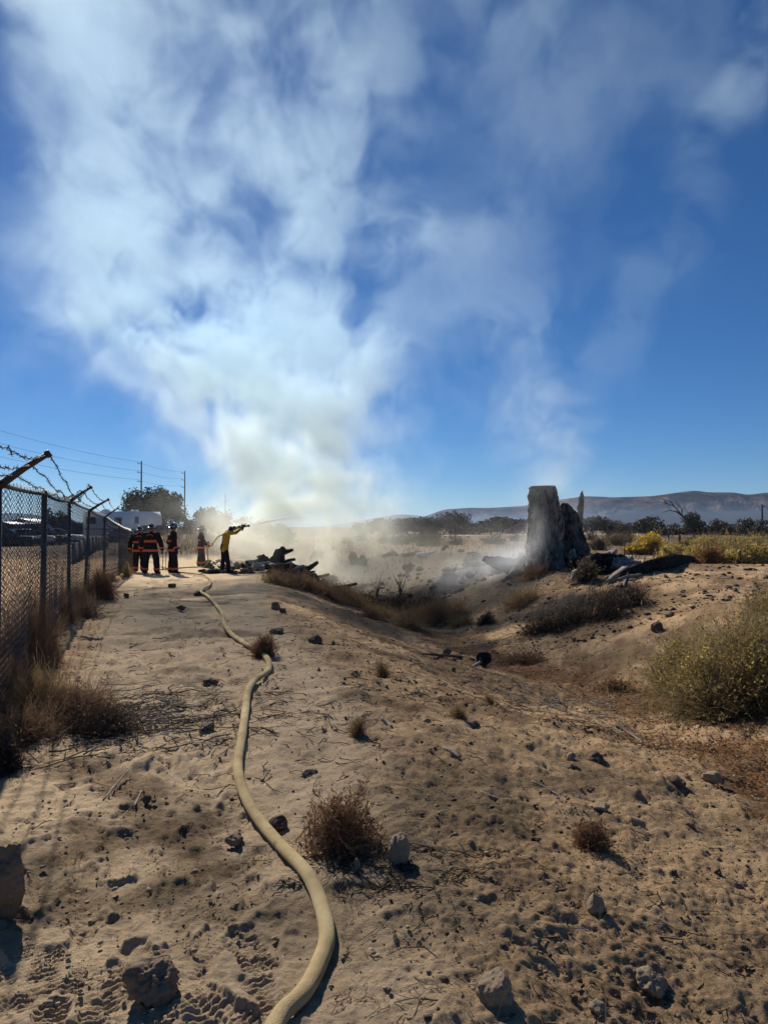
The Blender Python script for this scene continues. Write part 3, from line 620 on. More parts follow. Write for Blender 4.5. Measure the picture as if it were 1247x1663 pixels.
def band(P0, P1, t, r, w, name, parent, n=14, mtl=None, sq=1.0):
    P0 = np.array(P0, float); P1 = np.array(P1, float); c = P0 + (P1 - P0) * t; d = (P1 - P0) / np.linalg.norm(P1 - P0); m = MB(); m.tube([c - d * w / 2, c + d * w / 2], r, n, squash=sq, caps=True); return m.build(name, mtl or M_band, parent, True)
def hand(mb, wrist, direc, palm_n, s=1., curl=.5, rr=.0115):
    """palm, four unequal bent fingers and a thumb, each its own chain"""
    d = np.array(direc, float); d /= np.linalg.norm(d); nn = np.array(palm_n, float); nn -= d * (nn @ d); nn /= np.linalg.norm(nn); sd = np.cross(d, nn); w = np.array(wrist, float)
    for k in (-1.4, -.5, .5, 1.4): limb(mb, [w + sd * k * .012 * s, w + d * .085 * s + sd * k * .017 * s], [.017 * s, .015 * s], 7)
    for k, ln in zip((-1.5, -.5, .5, 1.5), (.062, .078, .083, .072)):
        b = w + d * .09 * s + sd * k * .0235 * s; p = [b]; dd = d.copy()
        for j, f in enumerate((.45, .32, .23)):
            a = curl * (.6 + .5 * j); dd = dd * math.cos(a) + nn * math.sin(a); dd /= np.linalg.norm(dd); p.append(p[-1] + dd * ln * f * s * 1.15)
        limb(mb, p, [rr * s, rr * .95 * s, rr * .9 * s, rr * .8 * s], 6)
    b = w + d * .025 * s + sd * -.030 * s; t1 = b + (d * .6 - sd * .75 + nn * .25) * .045 * s; t2 = t1 + (d * .8 - sd * .25 + nn * .6) * .035 * s
    limb(mb, [b, t1, t2], [.016 * s, .0125 * s, .0105 * s], 6)
def person(px, py, d, yaw, height, pose, label, outfit, grp):
    base = gxy(*tp(px, d)); root = empty('person', base, yaw, label, 'person', grp)
    k = height / 1.78
    ff = outfit == 'turnout'; wid = 1.13 if ff else 1.0
    J = {n: V(*p) * k * (V(wid, 1, 1) if n not in ('head', 'face', 'neck') and n[:3] not in ('fin', 'pal') else 1) for n, p in pose.items()}
    # body: one continuous surface (local +Y is the way the person faces)
    mb = MB(); hd = J['head']; nk = J['neck']; ch = J['chest']; pv_ = J['pelvis']
    fw = J['face'] / np.linalg.norm(J['face']); upv = (hd - nk) / np.linalg.norm(hd - nk); rt = np.cross(fw, upv)
    mb.sphere(hd, V(.078, .098, .118) * k, 14, 10); mb.sphere(hd - upv * .05 * k + fw * .03 * k, V(.062, .07, .075) * k, 12, 8)
    limb(mb, [nk - upv * .05 * k, hd - upv * .06 * k], [.062 * k, .055 * k])
    mb.sphere(hd + fw * .102 * k - upv * .02 * k, V(.014, .02, .022) * k, 8, 6)                       # nose
    for s in (-1, 1): mb.sphere(hd + rt * s * .08 * k - upv * .015 * k, V(.014, .024, .034) * k, 8, 6)   # ears
    limb(mb, [pv_, (pv_ + ch) / 2, ch], [.145 * k, .135 * k, .15 * k], 12); 
    for s in ('l', 'r'):
        limb(mb, [ch, J['sho_' + s]], [.12 * k, .075 * k]); limb(mb, [J['sho_' + s], J['elb_' + s], J['wri_' + s]], [.062 * k, .047 * k, .032 * k])
        limb(mb, [J['hip_' + s], J['kne_' + s], J['ank_' + s]], [.092 * k, .065 * k, .047 * k]); limb(mb, [J['ank_' + s], J['ank_' + s] + V(0, .12, -.03) * k], [.045 * k, .04 * k])
    body = remesh(mb, 'body', M_skin, root, .014, 2)
    fm = MB()
    for s in (-1, 1): fm.sphere(hd + fw * .088 * k + rt * s * .032 * k + upv * .008 * k, V(.013, .012, .009) * k, 8, 6)
    fm.build('eye', M_hair, root, True)
    fm = MB(); fm.sphere(hd + fw * .084 * k - upv * .066 * k, V(.026, .01, .007) * k, 8, 5); fm.build('mouth', mat('lips', (.3, .13, .1), rough=.5) if 'lips' not in bpy.data.materials else bpy.data.materials['lips'], root, True)
    fm = MB(); fm.sphere(hd - fw * .014 * k + upv * .022 * k, V(.084, .096, .112) * k, 12, 8); fm.build('hair', M_hair, root, True)
    # jacket or shirt
    cm = MB(); e = .066 * k if ff else .022 * k; hem = J['hem']
    lat = (J['sho_r'] - J['sho_l']); lat /= np.linalg.norm(lat)
    for q in (-1, 0, 1): limb(cm, [hem + lat * q * .085 * k, (hem + ch) / 2 + lat * q * .075 * k, ch + lat * q * .08 * k], [.118 * k + e * .7, .105 * k + e * .6, .115 * k + e * .6], 12)
    limb(cm, [ch, nk - upv * .03 * k], [.12 * k + e * .5, .075 * k + e * .6])
    for s in ('l', 'r'):
        limb(cm, [ch + V(0, 0, .06) * k, J['sho_' + s]], [.11 * k + e * .4, .07 * k + e * .7]); w_ = J['elb_' + s] + (J['wri_' + s] - J['elb_' + s]) * .93
        limb(cm, [J['sho_' + s], J['elb_' + s], w_], [.064 * k + e * .75, .052 * k + e * .7, .044 * k + e * .5])
    coat = remesh(cm, 'coat' if ff else 'shirt', M_coat if ff else M_yshirt, root, .016, 3)
    tm = MB(); te = .046 * k if ff else .022 * k
    limb(tm, [pv_ + V(0, 0, .04) * k, pv_ - V(0, 0, .06) * k], [.14 * k + te * .5, .15 * k + te * .4], 12)
    for s in ('l', 'r'): limb(tm, [J['hip_' + s], J['kne_' + s], J['ank_' + s] + (J['kne_' + s] - J['ank_' + s]) * .06], [.098 * k + te * .6, .07 * k + te, .056 * k + te * 1.1])
    trousers = remesh(tm, 'trousers', M_trou if ff else M_navy, root, .016, 3)
    for s in ('l', 'r'):
        bm_ = MB(); a = J['ank_' + s]; f = J['toe_' + s]; limb(bm_, [a + V(0, 0, .1) * k, V(a[0], a[1], .055 * k), ], [.06 * k, .055 * k]); limb(bm_, [V(a[0], a[1], .05 * k) - (f - a) * .15, V(*(a + (f - a) * .6)[:2], .05 * k), V(f[0], f[1], .04 * k)], [.05 * k, .052 * k, .042 * k]); remesh(bm_, 'boot', M_boot, root, .014, 1)
        gm = MB(); wr = J['wri_' + s]; fd = J['fin_' + s]; el = J['elb_' + s]; limb(gm, [el + (wr - el) * .85, wr], [.042 * k, .036 * k], 8); hand(gm, wr, fd, J['palm_' + s], 1.12 * k, pose_curl.get(s, .45)); remesh(gm, 'glove' if ff or True else 'hand', M_glove, root, .007, 1)
    if ff:
        # reflective bands: chest, hem, sleeves, trouser cuffs, arc across the shoulders
        def tband(p, rx, ry, w, c=coat):
            m = MB(); th = np.linspace(0, 2 * PI, 29)[:-1]; ax = (ch - hem) / np.linalg.norm(ch - hem); a_ = lat; b_ = np.cross(ax, a_)
            v = []
            for z in (-w / 2, w / 2): v += [p + a_ * rx * math.copysign(abs(math.cos(t)) ** .6, math.cos(t)) + b_ * ry * math.copysign(abs(math.sin(t)) ** .6, math.sin(t)) + ax * z for t in th]
            n = 28; m.add(v, [[i, (i + 1) % n, n + (i + 1) % n, n + i] for i in range(n)]); m.build('reflective_band', M_band, root, True)
        tband(hem + (ch - hem) * .0 + V(0, 0, .0), (.118 + .085) * k + e * .7 + .012, .118 * k + e * .7 + .014, .085 * k)
        tband(hem + (ch - hem) * .74, (.112 + .085) * k + e * .6 + .008, .112 * k + e * .6 + .014, .08 * k)
        for s in ('l', 'r'):
            band(J['elb_' + s], J['wri_' + s], .74, .049 * k + e * .52 + .006, .06 * k, 'reflective_band', root)
            band(J['kne_' + s], J['ank_' + s], .78, .062 * k + te * 1.08 + .006, .075 * k, 'reflective_band', root)
        m = MB(); th = np.linspace(.35, PI - .35, 15); bk = -1; pts = []
        for t in th: pts.append(ch + lat * math.cos(t) * .125 * k + V(0, 0, 1) * (math.sin(t) * .095 + .03) * k - fwd_of(lat) * (.112 * k + e * .8 - .05 * math.sin(t) * k * .9))
        m.tube(pts, .016 * k, 6, squash=1.0); m.build('shoulder_arc', M_band, root)
        # helmet: dome, ridges, wide brim longer at the back, shield
        hu = upv; hf = fw; c = hd + hu * .045 * k; R = np.stack([rt, hf, hu], 1)
        def put(mbx, name, mt): 
            vv = [x @ R.T + c for x in mbx.v]; mbx.v = vv; return mbx.build(name, mt, root, True)
        m = MB(); m.sphere((0, 0, .02 * k), V(.118, .138, .125) * k, 16, 9); hel = put(m, 'helmet', M_helm)
        m = MB(); nn_ = 24; v = []
        for (ra, rb, rb2, z) in ((.105, .125, .125, .03), (.165, .16, .235, -.005), (.16, .155, .23, -.018), (.1, .12, .12, .012)):
            for i in range(nn_): t = 2 * PI * i / nn_; v.append((math.cos(t) * ra * k, math.sin(t) * (rb if math.sin(t) > 0 else rb2) * k, z * k))
        m.add(v, [[r0 * nn_ + i, r0 * nn_ + (i + 1) % nn_, ((r0 + 1) % 4) * nn_ + (i + 1) % nn_, ((r0 + 1) % 4) * nn_ + i] for r0 in range(4) for i in range(nn_)]); b_ = put(m, 'brim', M_helm); b_.parent = hel
        m = MB(); m.tube([(0, -.13 * k, .06 * k), (0, -.06 * k, .145 * k), (0, .04 * k, .158 * k), (0, .125 * k, .1 * k)], .014 * k, 6); r_ = put(m, 'ridge', M_helm); r_.parent = hel
        m = MB(); m.box((0, .142 * k, .085 * k), (.085 * k, .012, .11 * k), rot=(-.25, 0, 0), taper=.7); r_ = put(m, 'front_shield', M_helmw); r_.parent = hel
        for s in (-1, 1): m = MB(); m.box((s * .119 * k, -.02 * k, .03 * k), (.012, .09 * k, .045 * k)); r_ = put(m, 'reflective_patch', M_helmw); r_.parent = hel
    else:
        hu = upv; c = hd + hu * .04 * k; R = np.stack([rt, fw, hu], 1); m = MB(); m.sphere((0, 0, .02 * k), V(.11, .128, .115) * k, 16, 9); m.v = [x @ R.T + c for x in m.v]; hel = m.build('helmet', M_helm, root, True)
        m = MB(); m.box((0, .12 * k, .0), (.15 * k, .1 * k, .015)); m.v = [x @ R.T + c for x in m.v]; bb = m.build('brim', M_helm, hel, True)
    return root, J
def fwd_of(lat): f = np.cross(V(0, 0, 1), lat); return f
pose_curl = {}
def stand(dx=.0, legs=((-.13, -.02), (.13, .06)), arml=None, armr=None, face=(0, 1, 0), bend=0., headoff=(0, .02)):
    b = bend; P = dict(pelvis=(0, 0, .95), hem=(0, -.0, .86), chest=(0, b * .35 + .0, 1.32), neck=(0, b * .55 + .0, 1.50), head=(headoff[0], b * .75 + headoff[1], 1.655), face=face)
    P['sho_l'] = (-.2, b * .5, 1.43); P['sho_r'] = (.2, b * .5, 1.43); P['hip_l'] = (-.1, 0, .90); P['hip_r'] = (.1, 0, .90)
    for s, (lx, ly) in zip('lr', legs): P['kne_' + s] = (lx * 1.0, ly * .5 + .02, .50); P['ank_' + s] = (lx * 1.1, ly, .09); P['toe_' + s] = (lx * 1.35, ly + .17, .03)
    A = {'l': arml or ((-.30, -.03, 1.14), (-.33, .06, .90), (-.05, .15, -1), (1, 0, 0)), 'r': armr or ((.30, -.03, 1.14), (.33, .06, .90), (.05, .15, -1), (-1, 0, 0))}
    for s in 'lr': P['elb_' + s], P['wri_' + s], P['fin_' + s], P['palm_' + s] = A[s]
    return P
GF = 'firefighters in black turnout gear'
person(227, 930, 27.6, math.radians(8), 1.74, stand(legs=((-.12, .05), (.13, -.08))), 'firefighter in black turnout gear nearest the fence, half hidden by another', 'turnout', GF)
person(246, 931, 26.3, math.radians(-4), 1.80, stand(legs=((-.17, -.02), (.17, .03)), arml=((-.32, -.02, 1.15), (-.36, .05, .91), (-.05, .15, -1), (1, 0, 0)), armr=((.32, -.02, 1.15), (.36, .05, .91), (.05, .15, -1), (-1, 0, 0))), 'broad firefighter seen from behind with two bright bands across the back', 'turnout', GF)
person(281, 931, 26.4, math.radians(-62), 1.80, stand(legs=((-.09, -.06), (.09, .08)), arml=((-.27, -.08, 1.15), (-.26, .12, .97), (.1, 1, -.3), (1, 0, 0))), 'firefighter standing side-on just right of the one seen from behind', 'turnout', GF)
Yh = 31.5
person(327, 920, Yh, math.radians(-75), 1.74, stand(legs=((-.10, -.1), (.10, .1)), arml=((-.26, .08, 1.17), (-.14, .33, 1.05), (.4, 1, .1), (0, 0, -1)), armr=((.26, .08, 1.12), (.16, .34, .93), (-.3, 1, 0), (0, 0, 1))), 'firefighter farther up the path holding the yellow hose at waist height', 'turnout', GF)
pose_curl = {'l': .8, 'r': .8}
pm_ = stand(legs=((-.14, -.05), (.12, .12)), bend=.2, face=(.1, 1, .1), arml=((-.25, .40, 1.60), (-.08, .66, 1.72), (.3, 1, .25), (1, 0, .2)), armr=((.24, .36, 1.47), (.08, .60, 1.62), (-.2, 1, .3), (-1, 0, .3)), headoff=(.03, .06))
pm_['sho_l'] = (-.2, .12, 1.48); pm_['sho_r'] = (.2, .12, 1.45)
pm_['head'] = (.05, .23, 1.60); pm_['neck'] = (.02, .13, 1.49)
man, JM = person(365, 925, 27.0, math.radians(-62), 1.80, pm_, 'man in a mustard yellow shirt and dark trousers aiming a hose nozzle at the smoke', 'shirt', None)

# ------------------------------------------------------------------ hoses, nozzle, water
M_hose = mat('tan_canvas_hose', (.70, .55, .30), (.34, .23, .11), rough=.9, scale=3.2, detail=12, bump=.5, bscale=220, contrast=.2, spec=.1)
M_yhose = mat('yellow_hose', (.58, .42, .08), (.45, .31, .05), rough=.7, scale=6)
hp = [(430, 1720), (455, 1663), (492, 1625), (517, 1580), (531, 1530), (520, 1475), (500, 1430), (462, 1388), (425, 1345), (398, 1300), (387, 1260), (388, 1230), (394, 1200), (399, 1160), (403, 1130), (413, 1112), (428, 1100), (437, 1090), (434, 1075), (420, 1062), (398, 1048), (375, 1034), (365, 1018), (361, 1000), (352, 985), (338, 972), (327, 965), (330, 960), (340, 954), (342, 946), (336, 938), (320, 935), (302, 933), (288, 931), (272, 925), (262, 921)]
P = []
for px, py in hp:
    q = gp(px, py); P.append(q)
P = np.array(P); P = catmull(P, 8); hr = .0325
dP = np.hypot(P[:, 0], P[:, 1]); P[:, 2] = H(P[:, 0], P[:, 1]) + hr * (.8 + np.clip(dP - 3, 0, 20) * .055); P[3:-3, 2] = np.convolve(P[:, 2], np.ones(7) / 7, 'valid')
nearh = np.hypot(P[:, 0], P[:, 1]) < 9
def prints_free(P):
    dz = footprints(P[:, 0].copy(), P[:, 1].copy()); return dz
hose = MB(); rr = hr * (1 + .006 * np.sin(np.arange(len(P)) * 1.3)) * np.interp(dP, [3, 15], [1, 1.15]); hose.tube(P, rr, 24, squash=.8)
hose = hose.build('fire_hose', M_hose, None, True); tag(hose, 'tan canvas fire hose snaking up the sandy path to the firefighters', 'fire hose')
# nozzle held by the man
rm = Matrix.Rotation(man.rotation_euler.z, 4, 'Z')
def mw(p): v = rm @ Vector(p) + man.location; return np.array(v)
nz0 = mw((JM['wri_l'] + JM['wri_r']) / 2 + V(-.0, .06, .02)); nzd = np.array((rm @ Vector((0, 1, .22))).normalized())
tipn = nz0 + nzd * .28
ah = empty('attack_hose', (*nz0,), 0, 'yellow attack hose running from the ground up to the nozzle in raised hands', 'fire hose')
o0 = nz0.copy()
ylw = [gxy(*tp(252, 27.4), .03), gxy(*tp(262, 28.6), .03), gxy(*tp(285, 29.6), .03), gxy(*tp(312, 30.4), .03), gxy(*tp(330, 30.6), .03), at(338, 912, 30.6), at(337, 893, 30.7), at(345, 884, 30.3), at(354, 872, 28.5), mw((-.12, -.05, 1.42)), mw((-.05, .30, 1.62)), nz0 - nzd * .1]
m = MB(); m.tube(catmull(np.array(ylw) - o0, 8), .027, 10); m.build('hose_line', M_yhose, ah, True)
m = MB(); m.tube([-nzd * .14, nzd * .1], .034, 12); m.tube([nzd * .1, nzd * .2, nzd * .23], [.028, .03, .045], 12); m.tube([nzd * .23, nzd * .28], [.046, .05], 14); m.tube([nzd * .02, nzd * .0 + V(0, 0, -.16)], .018, 8)
m.build('nozzle', M_helm, ah, True)
m = MB(); m.tube([nzd * .18 + V(0, 0, .02), nzd * .12 + V(0, 0, .12)], .014, 8); m.build('shutoff_handle', M_helm, ah)
# water jet: a solid rope of water that breaks into drops
M_water = mat('water', (.9, .86, .86), (.85, .82, .84), rough=.15, spec=.6, transl=.85)
g = np.random.default_rng(12); jv = []; jq = []; t = np.linspace(0, 1, 40); vel = nzd * 15
hor = np.array([nzd[0], nzd[1], 0]); 
J_ = np.array([tipn + np.array([nzd[0], nzd[1], 0]) * s * 4.5 + V(0, 0, 1) * (.215 * s * 4.5 - .022 * (s * 4.5) ** 2) for s in t])
wj = MB(); wj.tube(J_, .020 + .13 * t ** 1.4, 12)
wj = wj.build('water_jet', None, None, True); tag(wj, 'thin pale jet of water spray arcing from the nozzle into the smoke', kind='stuff')
wm = bpy.data.materials.new('water_spray'); wm.use_nodes = True; N, L = nodes(wm); N.clear(); o_ = N.new('ShaderNodeOutputMaterial'); pv = N.new('ShaderNodeVolumePrincipled'); L.new(pv.outputs[0], o_.inputs['Volume'])
pv.inputs['Density'].default_value = 9.0; pv.inputs['Color'].default_value = (1, .95, .94, 1); pv.inputs['Anisotropy'].default_value = .75; wj.data.materials.append(wm)
ge = N.new('ShaderNodeNewGeometry'); ds = N.new('ShaderNodeVectorMath'); ds.operation = 'DISTANCE'; L.new(ge.outputs['Position'], ds.inputs[0]); ds.inputs[1].default_value = tuple(tipn)
mr = N.new('ShaderNodeMapRange'); mr.interpolation_type = 'SMOOTHSTEP'; L.new(ds.outputs['Value'], mr.inputs[0]); mr.inputs['From Min'].default_value = 0; mr.inputs['From Max'].default_value = 3.6; mr.inputs['To Min'].default_value = 1; mr.inputs['To Max'].default_value = 0
pw = N.new('ShaderNodeMath'); pw.operation = 'POWER'; L.new(mr.outputs[0], pw.inputs[0]); pw.inputs[1].default_value = 2.2; ml = N.new('ShaderNodeMath'); ml.operation = 'MULTIPLY'; L.new(pw.outputs[0], ml.inputs[0]); ml.inputs[1].default_value = 30.; L.new(ml.outputs[0], pv.inputs['Density'])
# two thin metal stakes standing by the firefighters
for px, lb in ((265, 'thin dark stake in the path, left of two between the firefighters'), (270, 'thin dark stake in the path, right of two between the firefighters')):
    q = gxy(*tp(px, 28.2)); m = MB(); m.tube([(0, 0, -.1), (.01, 0, .72)], .013, 6); m.tube([(-.05, 0, .70), (.06, 0, .72)], .012, 6); o = m.build('metal_stake', M_post); o.location = q; tag(o, lb, 'stake', 'stakes between the firefighters')
# ------------------------------------------------------------------ stump, logs, burnt debris
M_stump = mat('weathered_stump_bark', (.40, .335, .26), (.028, .024, .022), scale=3.6, stretch=(2.2, 2.2, .7), bump=1.0, bscale=7, detail=10, contrast=.13)
M_stumpd = mat('charred_stump_bark', (.22, .19, .165), (.018, .016, .016), scale=3.5, stretch=(1.8, 1.8, 1.2), bump=1.0, bscale=9, detail=10, contrast=.14)
M_cut = mat('pale_cut_wood', (.44, .37, .29), (.31, .25, .19), scale=8, bump=.3)
M_char = mat('charred_log', (.05, .043, .04), (.005, .005, .005), contrast=.13, rough=1, spec=.05, scale=3, stretch=(3, 3, 3), bump=1., bscale=12, detail=8)
M_greyw = mat('silver_dead_wood', (.34, .30, .26), (.14, .12, .10), scale=4, stretch=(3, 3, 3), bump=.6, bscale=20)
M_ashw = mat('ash_covered_wood', (.42, .40, .38), (.10, .095, .09), scale=5, bump=.6, bscale=20, detail=8)
DS = 24.0; sb = gp(893, 919); DS = sb[1]; st = empty('tree_stump', (sb[0], sb[1], sb[2] - .05), 0, 'tall thick charred tree stump with a flat pale cut top standing in smoke', 'stump')
ms = DS / FPX
def loc(px, py, dy=0.): p = at(px, py, DS + dy); return p - np.array(st.location)
def column(rows, n, mtl, name, parent, amp, seed, dyc=0., depth=1.0, cap=None):
    """rows: (py, px left, px right) outline traced bottom to top, real round cross-sections with bark ridges"""
    py = np.array([r[0] for r in rows], float); l = np.array([r[1] for r in rows], float); r_ = np.array([r[2] for r in rows], float)
    K = 90; yy = np.linspace(py[0], py[-1], K); l = np.interp(-yy, -py, l); r_ = np.interp(-yy, -py, r_); v = []
    th = np.linspace(0, 2 * PI, n, endpoint=False)
    for a, L0, R0 in zip(yy, l, r_):
        c = loc((L0 + R0) / 2, a, dyc); R = (R0 - L0) / 2 * ms
        p3 = np.stack([np.cos(th) * 1.8 + seed, np.sin(th) * 1.8 + seed, np.full(n, a * ms * .55)], -1)
        p3 = p3 + .25 * np.stack([vn3((p3 * 2 + 5 * z_).astype(np.float32)) for z_ in range(3)], -1); nn = vn3((p3 * [1.3, 1.3, 1.6]).astype(np.float32)) * .45 + (1 - 2 * np.abs(vn3((p3 * [3.4, 3.4, 2.6]).astype(np.float32)))) * .34 + (1 - 2 * np.abs(vn3((p3 * [8, 8, 9]).astype(np.float32)))) * .24 + .16 * vn3((p3 * [19, 19, 24]).astype(np.float32))
        q = R * (.96 + amp * (nn - .2)); v.append(np.stack([c[0] + np.cos(th) * q, c[1] + np.sin(th) * q * depth, np.full(n, c[2]) + .05 * vn3((p3 * 3).astype(np.float32)) * (a > yy[-1] + 2)], -1))
    v = np.concatenate(v); i = np.arange(K - 1)[:, None] * n; j = np.arange(n)[None]; j2 = (j + 1) % n
    q = np.stack([i + j, i + j2, i + n + j2, i + n + j], -1).reshape(-1, 4); top = v[-n:]; v = np.concatenate([v, top.mean(0, keepdims=True) + (0, 0, -.02)])
    tt = np.array([[len(v) - 1, (K - 1) * n + k, (K - 1) * n + (k + 1) % n] for k in range(n)])
    o = mesh_np(name, v, [q, tt], mtl, parent, True); return o, top
o, top = column([(928, 838, 925), (915, 846, 918), (900, 852, 914), (880, 856, 911), (850, 859, 911), (830, 860, 911), (810, 859, 908), (798, 861, 905), (790, 862, 903)], 128, M_stump, 'stump_trunk', st, .42, 3)
c = top.mean(0); tv = c + (top - c) * .96 + (0, 0, .012); nn = len(tv); v = np.concatenate([tv, tv - (0, 0, .05), [c + (0, 0, .02)]])
mesh_np('cut_face', v, [np.array([[2 * nn, k, (k + 1) % nn] for k in range(nn)]), np.array([[k, nn + k, nn + (k + 1) % nn, (k + 1) % nn] for k in range(nn)])], M_cut, st)
column([(925, 893, 968), (910, 898, 960), (895, 902, 953), (875, 905, 947), (855, 906, 944), (838, 907, 938), (824, 909, 928), (817, 912, 921)], 110, M_stumpd, 'broken_side_trunk', st, .62, 11, .35)
m = MB(); P = np.array([loc(936, 868, .7), loc(940, 845, .7), loc(942, 826, .7), loc(944, 808, .7), loc(945, 797, .7)]); m.tube(catmull(P, 4), np.interp(np.arange(17), [0, 12, 16], [.17, .085, .02]), 9, wob=.3, seed=3); m.build('splintered_spike', M_greyw, st)
g = np.random.default_rng(8)
for k, an in enumerate(np.linspace(0, 2 * PI, 8, endpoint=False)):
    m = MB(); r0 = .75; r1 = g.uniform(1.25, 1.9); P = np.array([[math.cos(an + f * .2) * (r0 + (r1 - r0) * f), math.sin(an + f * .2) * (r0 + (r1 - r0) * f) * .8, .5 * (1 - f) ** 2.2 - .1 * f] for f in np.linspace(0, 1, 7)]); P[:, 2] += [Hs(sb[0] + p[0], sb[1] + p[1]) - sb[2] for p in P]
    m.tube(P, np.linspace(.26, .07, 7), 9, wob=.18, seed=k); m.build('root', M_stump if k % 2 else M_stumpd, st, True)
def log(name, pts, rad, mtl, label, n=12, wob=.14, seed=0, endm=None, grp=None, cat='log', sub=4):
    P = np.array(pts, float); c = P.mean(0); o = empty(name, c, 0, label, cat, grp) if endm else None
    k = sub * (len(P) - 1) + 1; Q = catmull(P - c, sub); R = np.interp(np.linspace(0, 1, k), np.linspace(0, 1, len(rad)), rad); m = MB(); m.tube(Q, R, n, wob=wob, seed=seed)
    b = m.build('body' if endm else name, mtl, o)
    if endm is None: b.location = c; tag(b, label, cat, grp); return b
    m = MB(); d = Q[0] - Q[1]; d /= np.linalg.norm(d); m.tube([Q[0] - d * .02, Q[0] + d * .012], R[0] * .9, n); m.build('cut_end', endm, o); return o
def P_(px, py, dd=0, lift=0.): q = gp(px, py); return q + np.array([0, dd, lift])
log('fallen_log', [at(784, 908, 25.2), at(800, 914, 25), at(825, 919, 24.8), at(850, 922, 24.5), at(872, 925, 24.2)], [.07, .14, .19, .20, .18], M_char, 'smoking charred log with a jagged tip sticking out left of the stump', 14, .34, 2)
log('fallen_log', [P_(1140, 914, .6, .12), P_(1100, 920, .4, .13), P_(1060, 929, .3, .13), P_(1035, 934, .2, .11), P_(1010, 940, .1, .08)], [.13, .16, .15, .12, .07], M_char, 'long black charred log lying on the mound right of the stump', 14, .3, 5)
log('fallen_branch', [P_(1036, 921, 0, .16), P_(1015, 931, 0, .12), P_(1000, 940, 0, .10), P_(987, 948, 0, .07)], [.09, .10, .08, .05], M_greyw, 'bare silver-grey branch propped against the long black log', 9, .12, 6, cat='branch')
log('fallen_branch', [P_(1040, 937, 0, .06), P_(1020, 941, 0, .07), P_(1003, 944, 0, .05)], [.04, .06, .03], M_greyw, 'short grey branch lying under the propped silver branch', 7, .15, 7, cat='branch')
pile = [((945, 930), (1012, 912), .30, M_char, 'thick black log across the middle of the charred woodpile'), ((965, 936), (1030, 930), .22, M_char, 'black log at the foot of the charred woodpile'), ((960, 918), (1000, 904), .2, M_char, 'black log on top of the charred woodpile'), ((1000, 925), (1022, 905), .2, M_ashw, 'ash-whitened broken log end at the right of the woodpile'), ((1018, 922), (1034, 912), .12, M_greyw, 'grey splintered stick leaning on the right of the woodpile'), ((992, 908), (999, 893), .14, M_ashw, 'pale upright wood chunk on top of the woodpile'), ((925, 922), (955, 917), .18, M_char, 'black chunk between stump and woodpile'), ((930, 945), (948, 930), .09, M_ashw, 'pale twisted root at the left foot of the woodpile'), ((975, 948), (985, 938), .08, M_ashw, 'small white ash lump in front of the woodpile')]
for k, (a, b_, r, m_, lb) in enumerate(pile):
    d0 = gp(a[0], min(a[1] + 6, 945))[1]; d0 = min(max(d0, 21), 24.5); A_ = at(*a, d0); B_ = at(*b_, d0 + .5); A_[2] = max(A_[2], Hs(A_[0], A_[1]) + r * .5); mid = (A_ + B_) / 2 + g.normal(0, .05, 3)
    log('burnt_log' if r > .13 else 'burnt_stick', [A_, (A_ + mid) / 2 + g.normal(0, .04, 3), mid, (B_ + mid) / 2 + g.normal(0, .05, 3), B_], [r * .7, r, r * .95, r * .9, r * .5], m_, lb, 12, .28, 20 + k, grp='charred woodpile beside the stump')
# debris at the fire
fd = 29.2
log('burnt_log', [at(481, 928, 29.2), at(474, 927, 29.7), at(462, 926, 30.3)], [.27, .29, .26], M_char, 'round charred log end facing the path at the edge of the smoke', 18, .07, 31, endm=mat('charred_end_grain', (.035, .03, .028), (.008, .008, .008), scale=9, bump=.6))
deb = [((425, 905), (440, 912), .16, M_char, 'black chunk of debris left of the tall tangled pieces'), ((430, 916), (462, 905), .12, M_char, 'charred plank leaning among the tangled debris'), ((440, 915), (450, 893), .11, M_char, 'charred upright beam in the middle of the tangled debris'), ((452, 912), (462, 890), .16, M_char, 'thick twisted charred piece standing in the smoke'), ((458, 900), (476, 893), .08, M_char, 'curved charred branch arching over the tangled debris'), ((402, 914), (424, 908), .09, M_ashw, 'ash-grey stick lying near the feet of the man in yellow'), ((412, 920), (436, 915), .05, M_ashw, 'white ash-coated stick on the edge of the burn'), ((512, 915), (522, 895), .22, M_char, 'dark chunk at the left side of the yellowish smoke column'), ((494, 926), (516, 912), .14, M_char, 'charred timber slanting into the yellowish smoke'), ((524, 946), (548, 942), .16, M_char, 'black charred plank at the foot of the smoke column'), ((541, 893), (540, 878), .05, M_char, 'thin charred stick standing upright in the smoke'), ((576, 917), (572, 896), .17, M_char, 'dark upright board faint in the smoke right of the column'), ((588, 918), (590, 902), .26, M_char, 'rounded dark stump faint in the smoke right of the column'), ((665, 957), (700, 948), .04, M_ashw, 'pale ash-covered stick on the burnt ground left of the stump'), ((640, 962), (675, 955), .035, M_ashw, 'white stick lying in front of the pale ash stick'), ((700, 940), (740, 930), .05, M_ashw, 'ash-white branch in the smoke on the burnt ground'), ((620, 905), (640, 896), .14, M_char, 'dark lump of debris behind the smoke left of the far twin bushes'), ((655, 905), (690, 898), .2, M_char, 'long dark heap of debris behind the smoke')]
